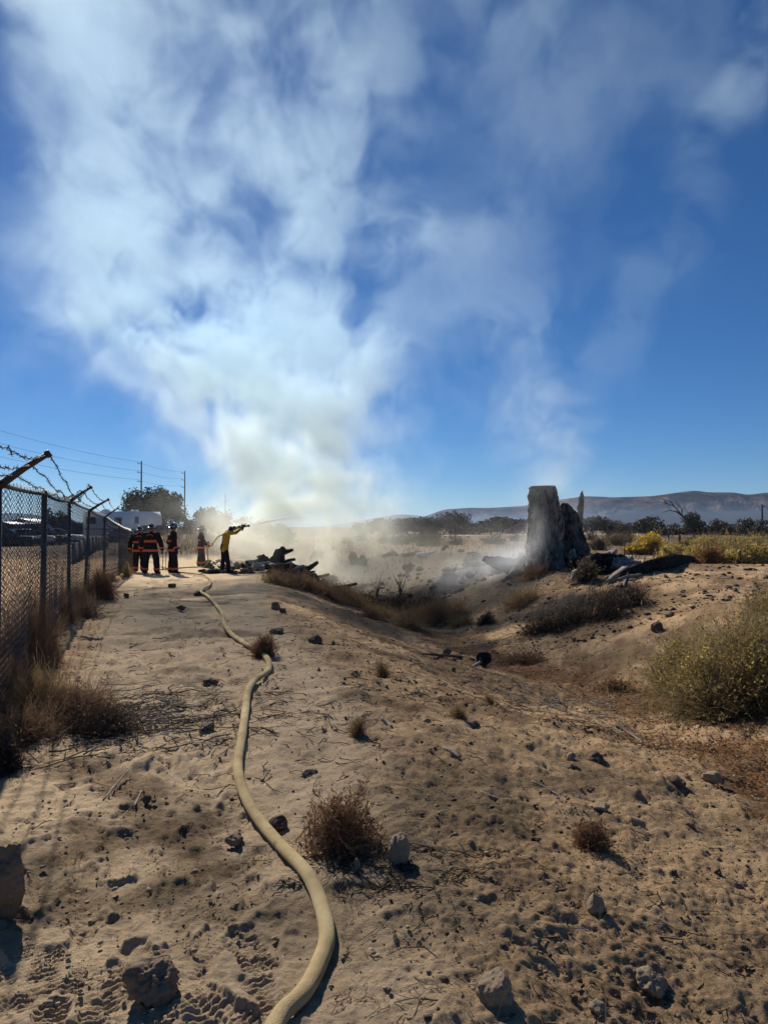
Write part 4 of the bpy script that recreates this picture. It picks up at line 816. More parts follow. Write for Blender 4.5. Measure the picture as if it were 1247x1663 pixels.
for k, (a, b_, r, m_, lb) in enumerate(deb):
    big = a[0] < 500 and a[1] < 935
    if big:
        d0 = 29.5 if a[0] < 500 else 31.0; A_ = at(*a, d0); B_ = at(*b_, d0 + .3)
    else:
        A_ = gp(*a); d0 = A_[1]; r = r * d0 / 32; B_ = at(*b_, d0 + .3)
    mid = (A_ + B_) / 2 + g.normal(0, .04, 3); h = Hs(A_[0], A_[1]); base = [np.array([A_[0] + .1, A_[1], h - .08])] if big and A_[2] - h > .1 else []
    log('burnt_timber' if m_ is M_char else 'ashy_stick', base + [A_, mid, B_], [r, r, r * .9, r * .55], m_, lb, 9, .34, 50 + k, grp='burning debris heap')

g = np.random.default_rng(66)
for k in range(60):
    if k < 46: x, y = g.uniform(-5.7, -1.9), g.uniform(28.3, 32.5); lb, gr = 'charred timber in the burning heap right of the man in yellow', 'charred timbers of the burning heap'; ln, r = g.uniform(.5, 1.6), g.uniform(.06, .17)
    else: x, y = g.uniform(.5, 5.5), g.uniform(36, 50); lb, gr = 'dark charred lump in the smoky field behind the ditch', 'charred lumps in the smoky field'; ln, r = g.uniform(.4, 1.1), g.uniform(.08, .17)
    c = gxy(x, y, r * .6); an = g.uniform(0, 6.28); e = V(math.cos(an), math.sin(an), abs(g.normal(.05, .18))) * ln; m_ = M_char if g.random() < .8 else M_ashw
    log('charred_timber', [c, c + e * .5 + g.normal(0, .04, 3), c + e], [r, r * .9, r * .5], m_, lb, 8, .34, 400 + k, grp=gr)
# ------------------------------------------------------------------ stones
M_rock = mat('grey_brown_rock', (.27, .195, .13), (.12, .085, .058), scale=7, bump=.8, bscale=30, detail=9)
M_rockl = mat('pale_rock', (.38, .285, .19), (.20, .145, .095), scale=8, bump=.6, bscale=30, detail=8)
M_rockd = mat('dark_clod', (.16, .115, .08), (.07, .05, .037), scale=9, bump=.8, bscale=30)
def ico(sub):
    b = bmesh.new(); bmesh.ops.create_icosphere(b, subdivisions=sub, radius=1); v = np.array([x.co for x in b.verts]); f = np.array([[q.index for q in x.verts] for x in b.faces]); b.free(); return v, f
ICO4, ICO3, ICO1 = ico(5), ico(4), ico(1)
def rock(name, px, py, wpx, hpx, mtl, label, seed, cat='rock', grp=None, sink=.42, sub=ICO3, deep=1.0, rough=.22, pos=None):
    p = gp(px, py) if pos is None else np.array(pos, float); d = p[1]; wpx *= .9; hpx *= .9; w = wpx / FPX * d; h = hpx / FPX * d; v, f = sub; v = v.copy(); g = np.random.default_rng(seed)
    for _ in range(9):      # knock flat faces off
        n = g.normal(0, 1, 3); n /= np.linalg.norm(n); c = g.uniform(.55, .85); q = v @ n; m_ = q > c; v[m_] -= np.outer((q[m_] - c) * .92, n)
    s = (v * 1.6 + seed * 3.1).astype(np.float32); v = v * (1 + rough * vn3(s)[:, None] + rough * .5 * vn3(s * 2.6)[:, None] + rough * .28 * vn3(s * 6.5)[:, None])
    v -= (v.max(0) + v.min(0)) / 2; v /= (v.max(0) - v.min(0)); v = v * np.array([w, w * deep, h * (1 + sink)]); v[:, 2] += h * (1 + sink) / 2 - h * sink
    o = mesh_np(name, v, f, mtl, smooth=True); o.location = p + np.array([0, w * .25, 0]); o.rotation_euler = (0, 0, 0); return tag(o, label, cat, grp)
rock('boulder', -14, 1500, 100, 128, M_rock, 'large grey boulder cut off by the left edge of the photo', 2, 'boulder', None, .15, ICO4, .8)
rock('rock', 240, 1618, 98, 50, M_rock, 'knobbly grey rock with a dark shadow in front, bottom left', 3, sub=ICO4, rough=.42, sink=.4)
rock('rock', 806, 1640, 68, 54, M_rockl, 'angular pale-faced rock at the bottom right of the hose', 4, sub=ICO4)
rock('rock', 648, 1404, 40, 48, M_rockl, 'upright tan rock beside the red-brown dry bush', 5, sub=ICO4)
rock('rock', 968, 1484, 30, 32, M_rockl, 'smooth rounded grey stone alone on the right slope', 6, rough=.1)
rock('rock', 1027, 1592, 36, 18, M_rock, 'small flat rock, upper one of a pair at the lower right', 7, grp='pair of rocks lower right')
rock('rock', 1066, 1618, 62, 36, M_rockl, 'long pale rock, lower one of a pair at the lower right', 8, sub=ICO4, grp='pair of rocks lower right')
rock('rock', 972, 1648, 34, 16, M_rockl, 'half-buried flat pale stone near the bottom edge right of the angular rock', 9, sink=.6)
rock('rock', 1158, 1272, 34, 18, M_rockl, 'pale curved stone beside the fallen leaves under the big bush', 10)
rock('rock', 969, 1238, 32, 16, M_rockd, 'dark flat rock left of the pale curved stone', 11)
rock('rock', 928, 1236, 20, 14, M_rockl, 'pale chip of stone stacked above a dark slab in the slope', 12)
rock('rock', 932, 1252, 26, 12, M_rockd, 'dark slab just below the pale chip of stone', 13)
rock('rock', 1100, 1276, 30, 13, M_rockd, 'dark flat stone below the leaf litter', 14)
rock('rock', 447, 990, 17, 14, M_rock, 'grey rock on the left bank, higher of two near the burn', 15, grp='two rocks on the bank edge')
rock('rock', 459, 996, 13, 9, M_rockd, 'dark rock on the left bank, lower of two near the burn', 16, grp='two rocks on the bank edge')
rock('rock', 511, 1046, 26, 17, M_rockd, 'dark wedge-shaped rock jutting out of the bank', 17)
rock('rock', 448, 1030, 28, 10, M_rockd, 'flat dark rock behind the dry bush by the hose', 18)
rock('rock', 541, 1048, 8, 7, M_rockd, 'small dark stone right of the wedge-shaped rock', 19)
rock('rock', 726, 1063, 17, 12, M_rock, 'grey block left of the black disc in the ditch', 20)
rock('rock', 736, 1090, 8, 7, M_rockd, 'small dark stone in front of the black disc', 21)
rock('rock', 1068, 1026, 22, 18, M_rockd, 'black lump left of the top of the big yellow-green bush', 22)
rock('rock', 693, 1174, 16, 7, M_rockl, 'small white oval stone on the slope', 23, rough=.08)
rock('rock', 765, 1177, 24, 8, M_rockl, 'flat tan stone right of the white oval stone', 24)
rock('rock', 450, 1350, 36, 24, M_rockd, 'dark layered clod lying right against the hose', 25, 'clod')
rock('rock', 379, 1372, 33, 16, M_rock, 'rounded sandy clod left of the hose among boot prints', 26, 'clod')
rock('rock', 320, 968, 14, 10, M_rockd, 'dark clod touching the hose bend near the firefighters', 27, 'clod')
rock('rock', 279, 954, 15, 7, M_rockd, 'dark flat clod in front of the firefighters feet', 28, 'clod')
rock('rock', 205, 970, 10, 8, M_rockd, 'dark lump on the path beside the fence tumbleweed', 29, 'clod')
rock('rock', 293, 990, 18, 8, M_rockd, 'dark earthy lump in the middle of the path', 30, 'clod')
rock('rock', 342, 1110, 28, 10, M_rockd, 'flat dark stone embedded in the path left of the hose', 31, 'clod', sink=.5)
rock('rock', 336, 1184, 24, 15, M_rock, 'pale-topped chunk on the path left of the hose', 32, 'clod')
rock('rock', 500, 1261, 34, 9, M_rockd, 'flat dark clod right of the hose above the dry bush', 33, 'clod', sink=.5)
rock('rock', 74, 1165, 46, 30, M_rockd, 'dark rock with a pale top in the brush by the fence', 34)
rock('rock', 237, 1303, 17, 12, M_rockd, 'small dark pit-like clod in the path left of the hose', 35, 'clod', sink=.7)
rock('rock', 1094, 1423, 14, 10, M_rockd, 'small dark stone far right on the slope', 36)
rock('rock', 1166, 1424, 15, 12, M_rockd, 'dark square stone at the right edge of the slope', 37)
rock('rock', 1120, 1345, 24, 10, M_rock, 'flat grey stone below the leaf litter on the right slope', 38)
rock('rock', 975, 1316, 36, 10, M_rockl, 'flat pale stone in the middle of the right slope', 39)
rock('rock', 1010, 955, 9, 7, M_rockd, 'dark lump on the mound under the propped branch', 40)
rock('rock', 1088, 1002, 18, 9, M_rock, 'grey stone on the mound flank above the big bush', 41)
rock('rock', 580, 1412, 12, 18, M_rockl, 'little pale chip stone under the red-brown dry bush', 42)

# small stones and clods scattered everywhere (uncountable)
def scatter_clods(name, n, reg, mtl, label, seed, smin, smax, dens=None):
    g = np.random.default_rng(seed); v, f = ICO1; pts = []
    while len(pts) < n:
        y = reg[2] + (reg[3] - reg[2]) * g.random() ** 2.0; x = g.uniform(*reg[:2]) * (y + 1.0) ; x = x
        if dens and g.random() > dens(x, y): continue
        pts.append((x, y))
    pts = np.array(pts); z = H(pts[:, 0], pts[:, 1]); s = smin * (smax / smin) ** (g.random(n) ** 2.6) * (1 + .02 * pts[:, 1])
    vv = v[None] * (1 + .28 * g.normal(0, 1, (n, len(v), 1)).clip(-1.2, 1.2)) * s[:, None, None] * np.stack([g.uniform(.8, 1.4, n), g.uniform(.8, 1.4, n), g.uniform(.45, .9, n)], -1)[:, None]
    a = g.uniform(0, 6.28, n); c, sn_ = np.cos(a)[:, None], np.sin(a)[:, None]; X = vv[..., 0] * c - vv[..., 1] * sn_; Y = vv[..., 0] * sn_ + vv[..., 1] * c
    out = np.stack([X + pts[:, :1], Y + pts[:, 1:], vv[..., 2] + z[:, None] + s[:, None] * .2], -1).reshape(-1, 3)
    ff = (f[None] + (np.arange(n) * len(v))[:, None, None]).reshape(-1, 3); return tag(mesh_np(name, out, ff, mtl), label, kind='stuff')
notpath = lambda x, y: .06 + .94 * (1 - float(path_mask(np.array([x]), np.array([y]))[0]))
scatter_clods('clods', 8000, (-.45, .56, 1.7, 14), M_rockd, 'small dark earth clods scattered over the slope', 1, .003, .013, notpath)
scatter_clods('gravel', 5200, (-.5, .56, 1.7, 14), M_rockl, 'small pale stones scattered over the sand', 2, .0025, .013)
scatter_clods('clods', 1500, (.1, .62, 15, 24), M_rockd, 'earth clods on the mound beside the stump', 3, .010, .05, lambda x, y: 1. if x > 3.5 else .35)
scatter_clods('clods', 2600, (-.12, .4, 7, 25), M_rockd, 'small clods over the gully bank', 7, .005, .019, notpath)
scatter_clods('rubble', 900, (-.25, .2, 26, 36), M_char, 'black cinders and charred bits in the burn', 4, .02, .14, lambda x, y: 1.)
scatter_clods('ash', 260, (-.17, .02, 26.5, 32), M_ashw, 'white ash flakes along the edge of the burn', 5, .03, .12, lambda x, y: 1.)

scatter_clods('clods', 700, (-.42, -.02, 3, 25), M_rockd, 'small dark clods scattered along the path', 6, .003, .010)
# ------------------------------------------------------------------ black disc on a grey pipe in the ditch
q = gp(783, 1083); t = empty('burnt_wheel_hub', q, .0, 'black disc on a grey pipe lying at the bottom of the ditch', 'wheel hub'); s_ = q[1] / FPX
m = MB(); ax = np.array([-.55, -.75, -.12]); ax /= np.linalg.norm(ax); c = np.array([.03, .1, 11.5 * s_]); m.tube([c - ax * .1, c - ax * .085, c + ax * .03, c + ax * .04], [10 * s_, 11.6 * s_, 11.6 * s_, 10.4 * s_], 26); m.build('disc', M_rub, t)
m = MB(); m.tube([c + ax * .03, c + ax * .12], [4 * s_, 3 * s_], 16); m.build('hub', M_dark, t, True)
m = MB(); e = np.array([-23 * s_, -.34, 2.2 * s_]); m.tube([c + ax * .06 + (0, 0, -.03), e], [2.6 * s_, 2.4 * s_], 12); m.build('pipe', mat('grey_painted_pipe', (.30, .31, .32), (.2, .2, .2), rough=.5, scale=5), t, True)
m = MB(); dd = (e - c) / np.linalg.norm(e - c); m.tube([e - dd * .02, e + dd * .1], [3.0 * s_, 3.2 * s_], 12); m.build('rusty_collar', M_barb, t, True)
q2 = gp(805, 1079); m = MB(); m.tube([(0, 0, .04), (.05, .03, .05), (.13, .02, .02)], .018, 6); o = m.build('bone_white_stick', M_rockl); o.location = q2; tag(o, 'short white stick just right of the black disc', 'stick')
log('dead_stick', [P_(685, 1064, 0, .02), P_(715, 1067, 0, .03), P_(745, 1069, 0, .03), P_(770, 1073, 0, .02)], [.012, .022, .028, .02], M_rockd, 'long dark stick lying left of the black disc', 6, .2, 71, cat='stick')
# ------------------------------------------------------------------ shrubs and dry brush
M_dry = mat('red_brown_dry_stems', (.30, .17, .095), (.14, .08, .048), scale=8, transl=.3)
M_brn = mat('brown_dry_stems', (.30, .185, .11), (.14, .085, .052), scale=8, transl=.3)
M_tan = mat('straw_stems', (.36, .255, .12), (.20, .13, .06), scale=6, transl=.3)
M_dk = mat('dark_dry_twigs', (.075, .058, .045), (.035, .027, .022), scale=6, transl=.1)
M_rab = mat('olive_yellow_rabbitbrush', (.33, .255, .10), (.15, .12, .05), scale=3, transl=.45)
M_rabg = mat('grey_green_rabbitbrush', (.32, .24, .135), (.16, .12, .07), scale=3, transl=.35)
M_yel = mat('golden_flower_heads', (.80, .55, .03), (.6, .4, .03), scale=4, transl=.5)
M_ylow = mat('pale_yellow_flower_heads', (.64, .50, .15), (.44, .34, .10), scale=3, transl=.4)
M_grass = mat('far_dry_grass', (.17, .125, .07), (.10, .075, .045), scale=2, transl=.2)
M_orange = mat('orange_dry_leaves', (.34, .17, .07), (.17, .08, .04), scale=5, transl=.3)
def shrub(name, pos, w, h, n, label, stem_m, leaf_m=None, nl=0, leaf=.02, seed=0, up=.6, stem_w=.004, cat='bush', grp=None, flow=None, nf=0, twig=2, deep=1.0, spread=.12, curl=.25, k=5):
    g = np.random.default_rng(seed + 500); t = empty(name, np.array(pos) - (0, 0, .01), 0, label, cat, grp)
    d = g.normal(0, 1, (n, 3)); d[:, 2] = np.abs(d[:, 2]) * (1 + up) + .06; d /= np.linalg.norm(d, axis=1, keepdims=True)
    lump = 1 + .45 * vn3((d * 2.6 + seed * 3.7).astype(np.float32)); ln = g.uniform(.5, 1.06, n) * lump
    tip = d * ln[:, None] * np.array([w / 2, w / 2 * deep, h]); b = g.normal(0, 1, (n, 3)) * np.array([spread * w, spread * w * deep, 0])
    P = np.zeros((n, k, 3)); s = np.linspace(0, 1, k); bend = g.normal(0, curl, (n, 3)) * ln[:, None] * np.array([w, w, h]) * .3
    for i, ss_ in enumerate(s):
        q = b * (1 - ss_ * .6) + (tip - b * .0) * np.stack([np.full(n, ss_ ** 1.25), np.full(n, ss_ ** 1.25), np.full(n, ss_ ** .85)], -1) + bend * (ss_ * (1 - ss_))[..., None]; P[:, i] = q
    allP = [P]
    if twig:
        m_ = n * twig; idx = g.integers(0, n, m_); f = g.uniform(.35, .95, m_); fi = f * (k - 1); i0 = fi.astype(int).clip(0, k - 2); a0 = P[idx, i0] + (P[idx, i0 + 1] - P[idx, i0]) * (fi - i0)[:, None]
        dd = (P[idx, -1] - P[idx, 0]); dd = dd / (np.linalg.norm(dd, axis=1, keepdims=True) + 1e-6) + g.normal(0, .55, (m_, 3)); L2 = g.uniform(.08, .26, m_)[:, None] * max(w, h)
        Q = np.stack([a0, a0 + dd * L2 * .5 + g.normal(0, .015, (m_, 3)), a0 + dd * L2], 1); Q[:, :, 2] = np.maximum(Q[:, :, 2], .005)
    P[:, :, 2] = np.maximum(P[:, :, 2], .004)
    gr = Hs(pos[0], pos[1]); 
    def onground(A): 
        xx = A[..., 0] + pos[0]; yy = A[..., 1] + pos[1]; hh = H(xx.ravel(), yy.ravel()).reshape(xx.shape) - gr; A[..., 2] = np.maximum(A[..., 2] + hh * .8, hh + .004); return A
    onground(P); v, q = ribbons(P, stem_w, stem_w * .35, g)
    if twig: onground(Q); v2, q2 = ribbons(Q, stem_w * .5, stem_w * .25, g); v, q = np.concatenate([v, v2]), np.concatenate([q, q2 + len(v)])
    mesh_np('stems', v, q, stem_m, t)
    if nl:
        src = Q if twig else P; idx = g.integers(0, len(src), nl); f = g.uniform(.2, 1, nl)[:, None]; c = src[idx, -2] * (1 - f) + src[idx, -1] * f + g.normal(0, .012 * max(w, .5), (nl, 3)); c[:, 2] = np.maximum(c[:, 2], .01)
        v, q = leaf_quads(c, leaf, g, 2.6); mesh_np('foliage', v, q, leaf_m, t)
    if nf:
        tp_ = tip * g.uniform(.9, 1.06, (n, 1)); hi = tp_[tp_[:, 2] > h * .42]; idx = g.integers(0, len(hi), nf); c = onground(hi[idx] + g.normal(0, .03 * w ** .5, (nf, 3))); v, q = leaf_quads(c, leaf * 1.5, g, 1.1); mesh_np('flower_heads', v, q, flow, t)
    return t
def sh(px, py, wpx, hpx, n, label, *a, name='dry_bush', pos=None, **k):
    p = gp(px, py) if pos is None else np.array(pos); s = p[1] / FPX; return shrub(name, p, wpx * s, hpx * s, n, label, *a, **k)
# big rabbitbrush right
q = gp(1185, 1165); shrub('rabbitbrush', q + np.array([.28, .35, 0]), 1.9, .98, 3600, 'big yellow-green rabbitbrush at the right edge of the ditch', M_rabg, M_rab, 15000, .022, 1, .35, .0042, flow=M_ylow, nf=4500, twig=3, spread=.16)
q = gp(1098, 1122); shrub('rabbitbrush', q + np.array([.1, .2, 0]), .75, .7, 900, 'small yellow-green rabbitbrush hugging the left side of the big one', M_rabg, M_rab, 5200, .02, 2, .35, .004, flow=M_ylow, nf=700, twig=3, spread=.16)
q = gp(1232, 1012); shrub('rabbitbrush', q + np.array([.7, .6, 0]), 1.3, .5, 900, 'rabbitbrush behind the big one at the right edge', M_rabg, M_rab, 6000, .022, 3, .4, .004, flow=M_ylow, nf=900, twig=3)
# row of rabbitbrush beyond the mound
g = np.random.default_rng(77)
for k, (px, d, w, h, f, lb) in enumerate([(1052, 44, 2.3, 1.35, 'y', 'bright golden flowering rabbitbrush in the field, bigger of the golden pair'), (1030, 43.5, 1.5, .85, 'y', 'bright golden flowering rabbitbrush, smaller of the golden pair'), (1083, 34, 1.2, 1.0, 'p', 'round pale yellow bush left end of the row behind the mound'), (1098, 38, 1.6, 1.1, 'p', 'pale yellow bush behind the left end of the row'), (1112, 52, 2.2, 1.2, 'p', 'olive bush behind the row near the wooden post'), (1130, 33, 1.9, 1.15, 'p', 'pale yellow bush second from the left in the row behind the mound'), (1150, 31, 1.5, 1.35, 'o', 'orange-brown dry bush in front of the row behind the mound'), (1170, 32, 2.6, 1.55, 'p', 'largest pale yellow bush in the row behind the mound'), (1205, 31, 2.4, 1.45, 'p', 'pale yellow bush right of the largest one in the row'), (1238, 32, 2.3, 1.6, 'p', 'pale yellow bush at the right end of the row behind the mound'), (1150, 55, 3.0, 1.4, 'p', 'far pale bush beyond the row, left one'), (1185, 58, 3.2, 1.5, 'p', 'far pale bush beyond the row, middle one'), (1225, 60, 3.4, 1.5, 'p', 'far pale bush beyond the row, right one'), (1000, 62, 2.6, 1.1, 'g', 'grey-green bush in the field right of the woodpile'), (970, 50, 1.5, .8, 'g', 'grey-green bush just behind the stump'), (1015, 75, 2.2, 1.7, 'd', 'dark green bush in the field before the round tree'), (955, 33, 1.0, .7, 'p', 'small yellowish bush peeping out behind the stump')]):
    w, h = (w, h * .8) if f in 'y' else ((w * .85, h * .58) if f in 'po' else (w, h)); x, y = tp(px, d); sm_, lm, fl, nf = {'y': (M_rabg, M_rab, M_yel, 2400), 'p': (M_rabg, M_rab, M_ylow, 1500), 'o': (M_tan, M_orange, M_orange, 400), 'g': (M_rabg, M_leafC, M_leafC, 100), 'd': (M_dk, M_leafA, M_leafA, 100)}[f]
    shrub('rabbitbrush' if f in 'yp' else 'field_bush', gxy(x, y), w, h, 420, lb, sm_, lm, 1900, .05, 10 + k, .5, .008, flow=fl, nf=nf, twig=2, grp='bushes beyond the mound')
for k in range(26):
    px = g.uniform(560, 1300); d = g.uniform(48, 100)
    if px > 1000 and d < 60: continue
    x, y = tp(px, d); shrub('sagebrush', gxy(x, y), g.uniform(1.2, 2.4), g.uniform(.5, 1.0), 160, 'low grey sagebrush dotted over the far field', M_dk, M_leafC, 700, .07, 100 + k, .5, .012, twig=1, grp='sagebrush in the far field')
for k, (px, lb) in enumerate([(676, 'left of twin dark bushes in the smoky field'), (696, 'right of twin dark bushes in the smoky field')]):
    x, y = tp(px + 10, 58); shrub('field_bush', gxy(x, y), 1.6, 1.35, 260, 'round grey bush, ' + lb, M_dk, M_leafC, 1300, .06, 150 + k, .5, .01, twig=2, grp='twin bushes in the smoky field')
# dry bushes near
sh(552, 1372, 122, 84, 420, 'red-brown dry bush beside the hose in the foreground', M_dry, M_dry, 700, .012, seed=31, up=.35, stem_w=.0026, twig=3, spread=.24, curl=.4)
sh(960, 1378, 66, 42, 300, 'small rounded dry bush alone on the right slope', M_dry, M_dry, 900, .010, seed=32, up=.6, stem_w=.002, twig=4, spread=.2)
sh(428, 1066, 46, 38, 380, 'dry bush in the bend of the hose up the path', M_dry, M_tan, 500, .014, seed=33, up=.6, stem_w=.004, twig=3, spread=.16)
sh(622, 1102, 34, 26, 200, 'straw-coloured tuft on the middle of the bank', M_tan, None, 0, seed=34, up=.7, stem_w=.004, twig=2)
sh(582, 1196, 36, 30, 220, 'straw tuft on the slope above the red-brown bush', M_tan, None, 0, seed=35, up=.7, stem_w=.003, twig=2)
sh(745, 1165, 40, 18, 160, 'flat straw tuft near the white oval stone', M_tan, None, 0, seed=36, up=.3, stem_w=.003, twig=2)
sh(795, 1145, 28, 20, 120, 'thin straw tuft in front of the black disc', M_tan, None, 0, seed=37, up=.5, stem_w=.003, twig=2)
sh(165, 972, 54, 52, 520, 'brown tumbleweed caught against the fence by the path', M_dry, M_dry, 900, .02, name='tumbleweed', seed=38, up=.35, stem_w=.005, twig=4, spread=.2, cat='tumbleweed')
FB = [(30, 1098, 90, 110, M_brn, 'tall brown weeds at the foot of the fence, nearest the left edge'), (58, 1075, 62, 80, M_brn, 'tall brown weeds at the foot of the thick fence post'), (98, 1010, 52, 46, M_brn, 'brown weeds at the fence between the thick post and the leaning post'), (118, 985, 34, 30, M_tan, 'reddish tuft at the foot of the fence near the leaning post'), (12, 1150, 70, 66, M_brn, 'dark brush heaped at the left edge below the fence'), (60, 1160, 92, 60, M_tan, 'orange straw clump beside the dark brush at the fence'), (120, 1165, 110, 42, M_brn, 'dark low brush spilling from the fence onto the path'), (165, 1190, 90, 26, M_dk, 'flat dark brush at the end of the brush patch on the path'), (40, 1200, 100, 36, M_brn, 'dark brush at the front of the patch by the left edge'), (2, 1250, 50, 46, M_dk, 'small dark brush at the left edge above the boulder')]
for k, (px, py, w, h, mm, lb) in enumerate(FB): sh(px, py, w * 1.25, h * 1.25, 700, lb, mm, M_brn if k % 2 else M_tan, 500, .010, name='fence_weeds', seed=50 + k, up=.5 if h > 50 else .15, stem_w=.0028, twig=3, spread=.24, cat='dry weeds', grp='dry brush along the fence')
for k in range(14):
    y = 10.5 + k * 2.3; x = np.interp(y, [p[1] for p in FP], [p[0] for p in FP]) + g.uniform(-.2, .35); shrub('fence_weeds', gxy(x, y), g.uniform(.5, 1.0), g.uniform(.25, .5), 170, 'dry weeds growing along the bottom of the fence', M_brn if k % 3 else M_tan, None, 0, .02, 70 + k, .6, .006, 'dry weeds', 'weeds under the fence', twig=2)
# ditch brush
DB = [(498, 955, 60, 20, M_brn, 'low brown brush along the edge of the burn, left end'), (525, 966, 60, 18, M_brn, 'low brown brush below the smoke column'), (560, 972, 70, 20, M_brn, 'brown brush in the ditch below the smoke, left'), (600, 985, 76, 26, M_dk, 'dark brush in the ditch below the smoke, middle'), (640, 990, 80, 30, M_dk, 'dark brush in the ditch below the smoke with bare twigs above'), (690, 988, 70, 24, M_dk, 'dark brush in the ditch below the smoke, right'), (726, 958, 36, 32, M_leafC, 'small grey-green bush on the smoking ground left of the stump'), (665, 1022, 60, 22, M_tan, 'orange straw patch at the head of the ditch'), (712, 1012, 54, 40, M_brn, 'reddish bush at the head of the ditch'), (788, 1012, 26, 18, M_dk, 'tiny dark bush on the bare far bank'), (985, 1003, 86, 56, M_dk, 'large dark bush on the bank below the woodpile'), (925, 1015, 90, 30, M_dk, 'flat dark brush left of the large dark bush'), (880, 1025, 80, 24, M_dk, 'flat black brush on the far bank of the ditch'), (1022, 985, 60, 36, M_dk, 'dark brush right of the large dark bush'), (950, 946, 40, 36, M_rabg, 'pale green shrub in front of the woodpile'), (845, 980, 60, 18, M_tan, 'straw patch on the bank in front of the stump'), (865, 938, 46, 18, M_brn, 'reddish dry brush under the smoking log'), (740, 1000, 40, 24, M_brn, 'brown brush on the bank below the small grey-green bush'), (1000, 1120, 60, 14, M_tan, 'flat straw patch left of the big bush'), (850, 1075, 70, 14, M_brn, 'low reddish brush in the ditch right of the black disc')]
for k, (px, py, w, h, mm, lb) in enumerate(DB): sh(px, py, w, h, 340, lb, M_dk if mm in (M_leafC, M_rabg) else mm, mm if mm in (M_leafC, M_rabg) else M_brn, 1100 if mm in (M_leafC, M_rabg) else 260, .03, seed=90 + k, up=.4 if h > 30 else .15, stem_w=.006 if py < 1000 else .005, twig=3, spread=.24, grp='brush in the ditch')
g = np.random.default_rng(41)
for k in range(16):
    u = k / 15 + g.uniform(-.03, .03); px = 440 + 300 * u; py = np.interp(px, [440, 520, 600, 680, 740], [938, 962, 990, 1004, 1008]) + g.uniform(-12, 14)
    sh(px, py, g.uniform(44, 76), g.uniform(10, 20), 240, 'low red-brown brush along the edge of the burn', M_brn if k % 3 else M_tan, M_brn, 200, .03, seed=240 + k, up=.3, stem_w=.006, twig=3, spread=.26, grp='brush along the edge of the burn')
# bare little saplings in the burn
for px, py, h, lb in ((612, 975, 50, 'bare twiggy sapling in the dark brush below the smoke'), (650, 968, 46, 'bare pale-branched sapling on the burnt ground')):
    q = gp(px, py); g2 = np.random.default_rng(px); s = q[1] / FPX; m = MB(); H0 = h * s
    for k in range(9): an = g2.uniform(0, 6.28); l = H0 * g2.uniform(.5, 1); e = V(math.cos(an) * .35 * l, math.sin(an) * .35 * l, l); m.tube(catmull([(0, 0, 0), e * [.2, .2, .5] + g2.normal(0, .04, 3), e], 4), np.linspace(.022, .006, 9), 5)
    o = m.build('bare_sapling', M_dk); o.location = q; tag(o, lb, 'sapling')
# field fence posts
for px, d, h, lb in ((1013, 40, 1.15, 'thin leaning field post near the golden bush'), (1102, 47, 1.15, 'stubby dark wooden post among the pale bushes'), (1238, 70, 1.2, 'dark post far right in the field'), (1085, 95, 1.3, 'small dark post under the leaning snag')):
    x, y = tp(px, d); m = MB(); m.tube([(0, 0, -.1), (.02, 0, h * .5), (.03, 0, h)], [.09, .08, .085] if px != 1013 else [.035, .035, .035], 7, wob=.08, seed=px); o = m.build('wooden_post', M_pole); o.location = gxy(x, y); tag(o, lb, 'post')
# ------------------------------------------------------------------ twigs, leaves, stalks (uncountable)
def twigs(name, n, pts_fn, mtl, label, seed, l0, l1, w):
    g = np.random.default_rng(seed); xy = pts_fn(g, n); a = g.uniform(0, 6.28, n); l = g.uniform(l0, l1, n); k = 4; P = np.zeros((n, k, 3))
    for i in range(k):
        s = (i / (k - 1) - .5); P[:, i, 0] = xy[:, 0] + np.cos(a + .5 * s) * l * s + g.normal(0, .08, n) * l; P[:, i, 1] = xy[:, 1] + np.sin(a + .5 * s) * l * s + g.normal(0, .08, n) * l
        P[:, i, 2] = H(P[:, i, 0], P[:, i, 1]) + w + g.uniform(0, .02, n) * (1 if i % 2 else .3)
    mb = MB()
    tg = np.gradient(P, axis=1); sd = np.cross(tg, [0, 0, 1.]); sd /= np.linalg.norm(sd, axis=2, keepdims=True) + 1e-9; ww = w * g.uniform(.5, 1.5, (n, 1, 1)) * np.array([1, 1, .8, .4])[None, :, None]
    tri = np.stack([P + sd * ww, P - sd * ww, P + np.array([0, 0, 1.4]) * ww], 2).reshape(-1, 3); b = (np.arange(n) * k * 3)[:, None] + np.arange(k - 1)[None] * 3; b = b.reshape(-1, 1)
    q = np.concatenate([b + np.array([[u, u2, 3 + u2, 3 + u]]) for u, u2 in ((0, 1), (1, 2), (2, 0))]); return tag(mesh_np(name, tri, q, mtl), label, kind='stuff')
def fan(x0, x1, y0, y1): return lambda g, n: (lambda y: np.stack([g.uniform(x0, x1, n) * (y + 1), y], -1))(y0 + (y1 - y0) * g.random(n) ** 1.8)
def gau(c, s): return lambda g, n: np.stack([g.normal(c[0], s[0], n), g.normal(c[1], s[1], n)], -1)
brush = gp(120, 1165)
twigs('twigs', 420, gau(brush[:2] + [.1, 0], (.75, .45)), M_greyw, 'tangle of pale twigs in the brush spilling onto the path', 1, .08, .5, .0035)
twigs('twigs', 700, gau(brush[:2] + [-.1, 0], (.85, .5)), M_dk, 'tangle of dark twigs in the brush spilling onto the path', 2, .08, .45, .004)
twigs('twigs', 900, fan(-.05, .56, 1.8, 15), M_greyw, 'thin pale twigs strewn over the slope', 3, .02, .16, .0016)
twigs('twigs', 700, fan(-.05, .56, 1.8, 15), M_dk, 'thin dark twigs strewn over the slope', 4, .03, .2, .002)
twigs('straw', 1600, fan(-.05, .56, 1.8, 14), M_tan, 'short straw bits strewn over the slope', 5, .015, .08, .0012)
